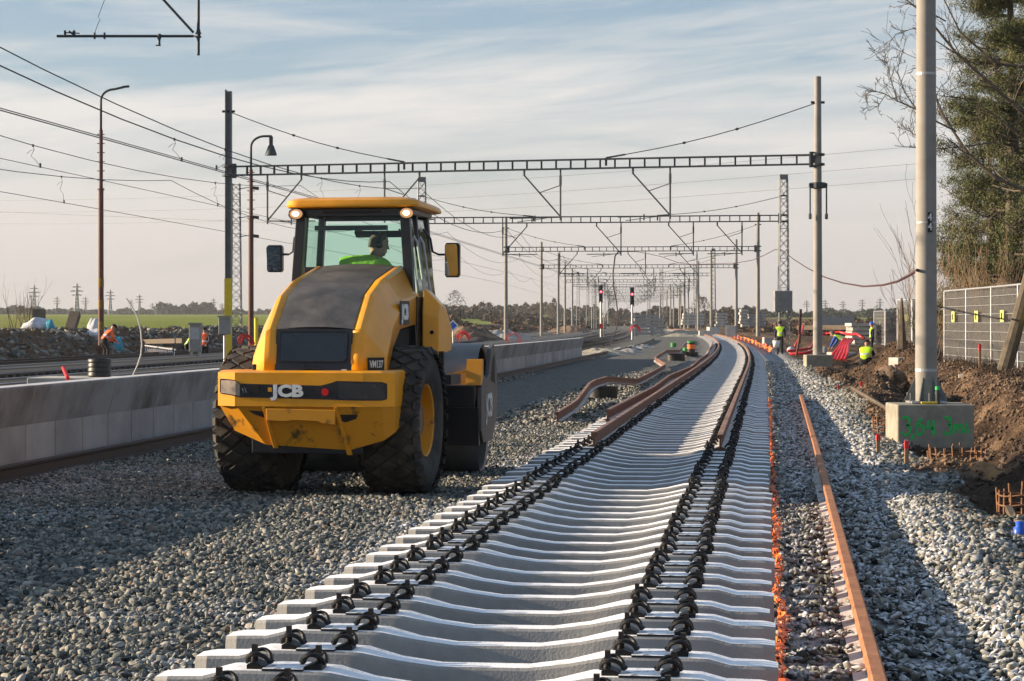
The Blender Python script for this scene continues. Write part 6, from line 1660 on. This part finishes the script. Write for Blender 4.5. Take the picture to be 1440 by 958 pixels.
# pine behind the fence
def pine(label, x, d, h, rad, z0, seed, lo=.12):
    random.seed(seed); base = Vector(((x-720)/F*d, d, z0)); root = thing('pine_tree', label, 'tree', base)
    MB().poly([base, base + Vector((.15, 0, h*.5)), base + Vector((0, 0, h))], [.24, .16, .04], 10).build('trunk', M['bark'], root, world=True)
    br = MB(); tips = []
    for k in range(int(h*9)):
        t = lo + (1-lo)*random.random(); z = h*t; a = random.uniform(0, 2*math.pi); L_ = rad*(1.05 - .75*t**1.5)*random.uniform(.55, 1.1)
        p = base + Vector((0, 0, z)); q = p + Vector((math.cos(a)*L_, math.sin(a)*L_, L_*random.uniform(.0, .35))); m_ = p.lerp(q, .55) - Vector((0, 0, .12*L_))
        br.poly([p, m_, q], [.05, .03, .012], 4, cap=False)
        for j in range(8):
            s_ = random.uniform(.35, 1.0); c = (p.lerp(m_, s_/.55) if s_ < .55 else m_.lerp(q, (s_-.55)/.45)); c = c + Vector((random.gauss(0, .22), random.gauss(0, .22), random.gauss(.06, .13))); tips.append(c); br.poly([(p.lerp(m_, .6)), c], [.012, .006], 3, cap=False)
    br.build('limbs', M['bark'], root, world=True)
    tips = np.array([tuple(t) for t in tips]); n_per = 190; n = len(tips)*n_per
    cen = np.repeat(tips, n_per, 0) + rng.normal(0, 1, (n, 3))*np.array([.16, .16, .10])
    dirs = rng.normal(0, 1, (n, 3)) + np.array([0, 0, .7]); dirs /= np.linalg.norm(dirs, axis=1)[:, None]
    sd = np.cross(dirs, rng.normal(0, 1, (n, 3))); sd /= np.linalg.norm(sd, axis=1)[:, None]
    L_ = rng.uniform(.06, .12, (n, 1)); w = .011
    V = np.stack([cen - sd*w, cen + sd*w, cen + dirs*L_], 1).reshape(-1, 3) - np.array(tuple(base))
    np_mesh('needles', V, np.arange(n*3).reshape(-1, 3), M['needle'], parent=root)
    random.seed(seed+1)
pine('tall dark green pine behind the fence, reaching out of the top of the frame', 1418, 66, 13.6, 2.6, .5, 21)
pine('broad lower pine left of the tall one, behind the numbered mast', 1388, 72, 8.3, 2.4, .5, 22, .06)
pine('pine at the right edge behind the mesh fence', 1475, 70, 12.5, 2.8, .5, 23, .05)
def shrub(label, x, d, z0, n, h, spread, m='twig_light', name='bare_shrub', r=.010, dp=2, x1=None):
    base = Vector(((x-720)/F*d, d, z0)); T = Tree()
    for k in range(n):
        p = base + Vector((random.uniform(-spread, spread), random.uniform(-spread, spread)*.6, 0))
        T.limb(p, (random.gauss(0, .18), random.gauss(0, .18), 1), h*random.uniform(.6, 1.1), r, 0, dp, .12, .35, 4, (2, 4), .6, .005, .12)
    o = T.mb.build(name, M[m]); return tag(o, label, 'shrub')
shrub('dry brown thicket behind the mesh fence', 1365, 61, .5, 60, 2.3, 1.5)
shrub('dry brown thicket at the right edge behind the fence', 1425, 61.5, .5, 40, 1.7, 1.3)
shrub('thin bare sapling left of the numbered mast against the sky', 1278, 68, .5, 5, 3.6, .35, 'twig', r=.014)
shrub('bare twiggy shrub at the far left on the field edge', 32, 112, 1.3, 16, 1.9, .6, 'twig', r=.022, dp=1)
shrub('straggly brown shrub on the bank left of the lamp post', 18, 108, 1.2, 14, .9, 1.2, 'twig_light', r=.02, dp=1)
# dry grass tufts on the bank
def tufts(name, label, n, fo, m, h0, h1, w=.02):
    O, D = fo(n); X = C(D) + O; Z = H(O, D); k = 7; N_ = n*k
    bx = np.repeat(np.stack([X, D, Z], -1), k, 0) + np.concatenate([rng.normal(0, .09, (N_, 2)), np.zeros((N_, 1))], 1)
    dr = np.concatenate([rng.normal(0, .35, (N_, 2)), np.ones((N_, 1))], 1)*rng.uniform(h0, h1, (N_, 1)); ww = np.stack([np.full(N_, w), np.zeros(N_), np.zeros(N_)], -1)
    V = np.stack([bx - ww, bx + ww, bx + dr], 1).reshape(-1, 3); o = np_mesh(name, V, np.arange(N_*3).reshape(-1, 3), M[m]); tag(o, label, 'grass', kind='stuff')
tufts('dry_grass', 'dry brown grass and weeds on the dark bank at the left', 5200, lambda n: (-27.3 - 6*rng.random(n)**1.3, rng.uniform(60, 210, n)), 'scrub', .06, .24, .018)
tufts('dry_grass', 'dry grass along the soil bank under the mesh fence', 2200, lambda n: (6.0 + 3.5*rng.random(n), rng.uniform(30, 90, n)), 'twig_light', .06, .26, .008)

# ------------------------------------------------ far woods, hedges
def clumps(name, label, items, m, kind='stuff', cat='trees', leaf=.5, per=260, seed=1):
    """items: (X, Y, z, w, h) soft crowns made of many small facets"""
    r_ = np.random.default_rng(seed); Vs = []
    for (X, Y, z, w, h) in items:
        n = per; th = r_.uniform(0, 2*np.pi, n); ph = r_.random(n); rad = r_.random(n)**.45
        zz = z + h*ph; prof = np.sin(np.pi*np.clip(ph*.86 + .14, 0, 1))**.7
        c = np.stack([X + w/2*rad*prof*np.cos(th), Y + w/2*rad*prof*np.sin(th), zz], -1) + r_.normal(0, w*.04, (n, 3))
        a = r_.normal(0, 1, (n, 3)); a /= np.linalg.norm(a, axis=1)[:, None]; b = np.cross(a, r_.normal(0, 1, (n, 3))); b /= np.linalg.norm(b, axis=1)[:, None]
        s_ = leaf*r_.uniform(.4, 1.1, (n, 1)); Vs.append(np.stack([c - a*s_, c + b*s_, c + a*s_*.6 - b*s_*.5], 1).reshape(-1, 3))
    V = np.concatenate(Vs); o = np_mesh(name, V, np.arange(len(V)).reshape(-1, 3), M[m]); return tag(o, label, cat, kind=kind)
def row(x0, x1, d, hpx0, hpx1, step, z0=None, wfac=1.2, seed=5):
    r_ = random.Random(seed); out = []; x = x0
    while x < x1:
        dd = d*r_.uniform(.92, 1.08); X = (x-720)/F*dd; z = Hx(X, dd) if z0 is None else z0; hp = r_.uniform(hpx0, hpx1); h = hp/F*dd
        out.append((X, dd, z - .15*h, h*wfac*r_.uniform(.8, 1.4), h*1.15)); x += step*r_.uniform(.6, 1.4)
    return out
clumps('far_wood', 'bluish far wood along the horizon at the left', row(-60, 420, 1500, 3, 8, 5, wfac=1.8, seed=1) + row(225, 300, 1300, 8, 16, 9, seed=2) + row(-40, 60, 1200, 6, 11, 8, seed=3), 'far_ever', leaf=2.2, per=240)
clumps('far_wood', 'brown wood and scrub beyond the field, behind the left masts', row(610, 850, 560, 9, 14, 7, wfac=1.5, seed=4) + row(600, 840, 900, 11, 17, 9, seed=5), 'far_tree', leaf=.8, per=420)
clumps('scrub', 'reddish brown scrub on the bank behind the diamond board', row(600, 720, 260, 9, 16, 7, wfac=2.0, seed=6) + row(700, 830, 420, 6, 9, 8, wfac=2.0, seed=16), 'scrub', leaf=.35, per=420)
clumps('far_wood', 'grey bare wood right of the far masts', row(935, 1030, 620, 17, 26, 7, wfac=1.1, seed=7) + row(860, 960, 760, 14, 22, 7, seed=8) + row(1020, 1060, 640, 16, 22, 8, seed=17), 'far_tree', leaf=.75, per=520)
clumps('far_wood', 'low wood and hedges on the right horizon', row(1040, 1310, 900, 4, 11, 7, wfac=2.0, seed=9) + row(1180, 1330, 1400, 6, 10, 7, wfac=1.8, seed=10), 'far_ever', leaf=1.2, per=240)
clumps('scrub', 'brown scrub behind the yard on the right', row(1040, 1300, 330, 6, 14, 9, wfac=2.2, seed=11) + row(1130, 1290, 240, 6, 16, 11, wfac=2.0, seed=12), 'scrub', leaf=.35, per=420)
def lone(label, x, d, hpx, m, w=.7, per=700, seed=3, conif=False):
    X = (x-720)/F*d; z = Hx(X, d); h = hpx/F*d; root = thing('tree', label, 'tree', (X, d, z))
    MB().tube((0, 0, 0), (0, 0, h*.5), h*.03, h*.015, 6).build('trunk', M['bark'], root)
    o = clumps('crown', None, [(X, d, z + h*.08, h*w, h*.92)], m, None, None, h*.035, per, seed); 
    for k_ in ('category',): 
        if k_ in o: del o[k_]
    o.data.transform(Matrix.Translation((-X, -d, -z))); child(o, root)
lone('dark conifer on the skyline right of the roller cab', 640, 620, 36, 'far_ever', .9, seed=1)
lone('slim bare poplar behind the left masts', 779, 640, 42, 'far_tree', .42, seed=2)
lone('rounded evergreen right of the slim poplar', 792, 660, 26, 'far_ever', .8, seed=4)
lone('small conifer beside the rounded evergreen', 803, 660, 22, 'far_ever', .5, seed=5)
lone('tall bare tree topping the grey wood', 986, 560, 44, 'far_tree', .9, 1100, seed=6)
lone('small round tree alone on the right skyline', 1233, 900, 16, 'far_ever', 1.1, seed=7)
lone('second round tree alone on the right skyline', 1212, 950, 12, 'far_ever', 1.3, seed=8)
# ------------------------------------------------ pylons
def pylon(x, d, hpx, label):
    X = (x-720)/F*d; z = Hx(X, d); h = hpx/F*d; root = thing('pylon', label, 'pylon', (X, d, z), 0, 'pylons along the horizon')
    mb = lattice_mb((0, 0, 0), (0, 0, h), h*.14, h*.02, 9, leg=.34, br=.22); mb.build('tower', M['pylon'], root)
    for t, w in ((.62, .26), (.75, .34), (.88, .22)):
        mb = MB(); mb.bar((-h*w/2*1.2, 0, h*t), (h*w/2*1.2, 0, h*t), .35, .5); mb.bar((-h*w/2*1.2, 0, h*t), (0, 0, h*(t+.035)), .25); mb.bar((h*w/2*1.2, 0, h*t), (0, 0, h*(t+.035)), .25); mb.build('cross_arm', M['pylon'], root)
for i, (x, d, h) in enumerate(((48, 1350, 42), (80, 1700, 28), (108, 1100, 44), (120, 1600, 27), (155, 1400, 36), (184, 1800, 24), (196, 1500, 30), (214, 1900, 20), (225, 1850, 22), (1134, 1600, 24), (1160, 1600, 25), (1185, 1700, 24), (1212, 1600, 26), (1237, 1600, 27), (300, 1500, 24), (312, 1600, 18))):
    side = 'left' if x < 400 else 'right'
    pylon(x, d, h, f'faint steel pylon on the {side} horizon, one of a scattered row' )
# ------------------------------------------------ haze
mb = MB(); mb.box((0, 1200, 60), (7000, 3300, 140))
hz = mb.build('haze', None); hz.data.materials.clear()
hm = bpy.data.materials.new('haze_air'); hm.use_nodes = True; t = hm.node_tree; t.nodes.clear(); o_ = t.nodes.new('ShaderNodeOutputMaterial'); pv = t.nodes.new('ShaderNodeVolumePrincipled')
pv.inputs['Color'].default_value = (.86, .88, .90, 1); pv.inputs['Density'].default_value = .00014; pv.inputs['Anisotropy'].default_value = .2
t.links.new(pv.outputs[0], o_.inputs['Volume']); hz.data.materials.append(hm); tag(hz, 'thin winter haze over the whole place', 'haze', kind='stuff')

for o_ in bpy.data.objects:
    if o_.parent is None and 'label' not in o_ and o_.type in ('MESH', 'EMPTY') and 'kind' not in o_: print('UNLABELLED', o_.name)
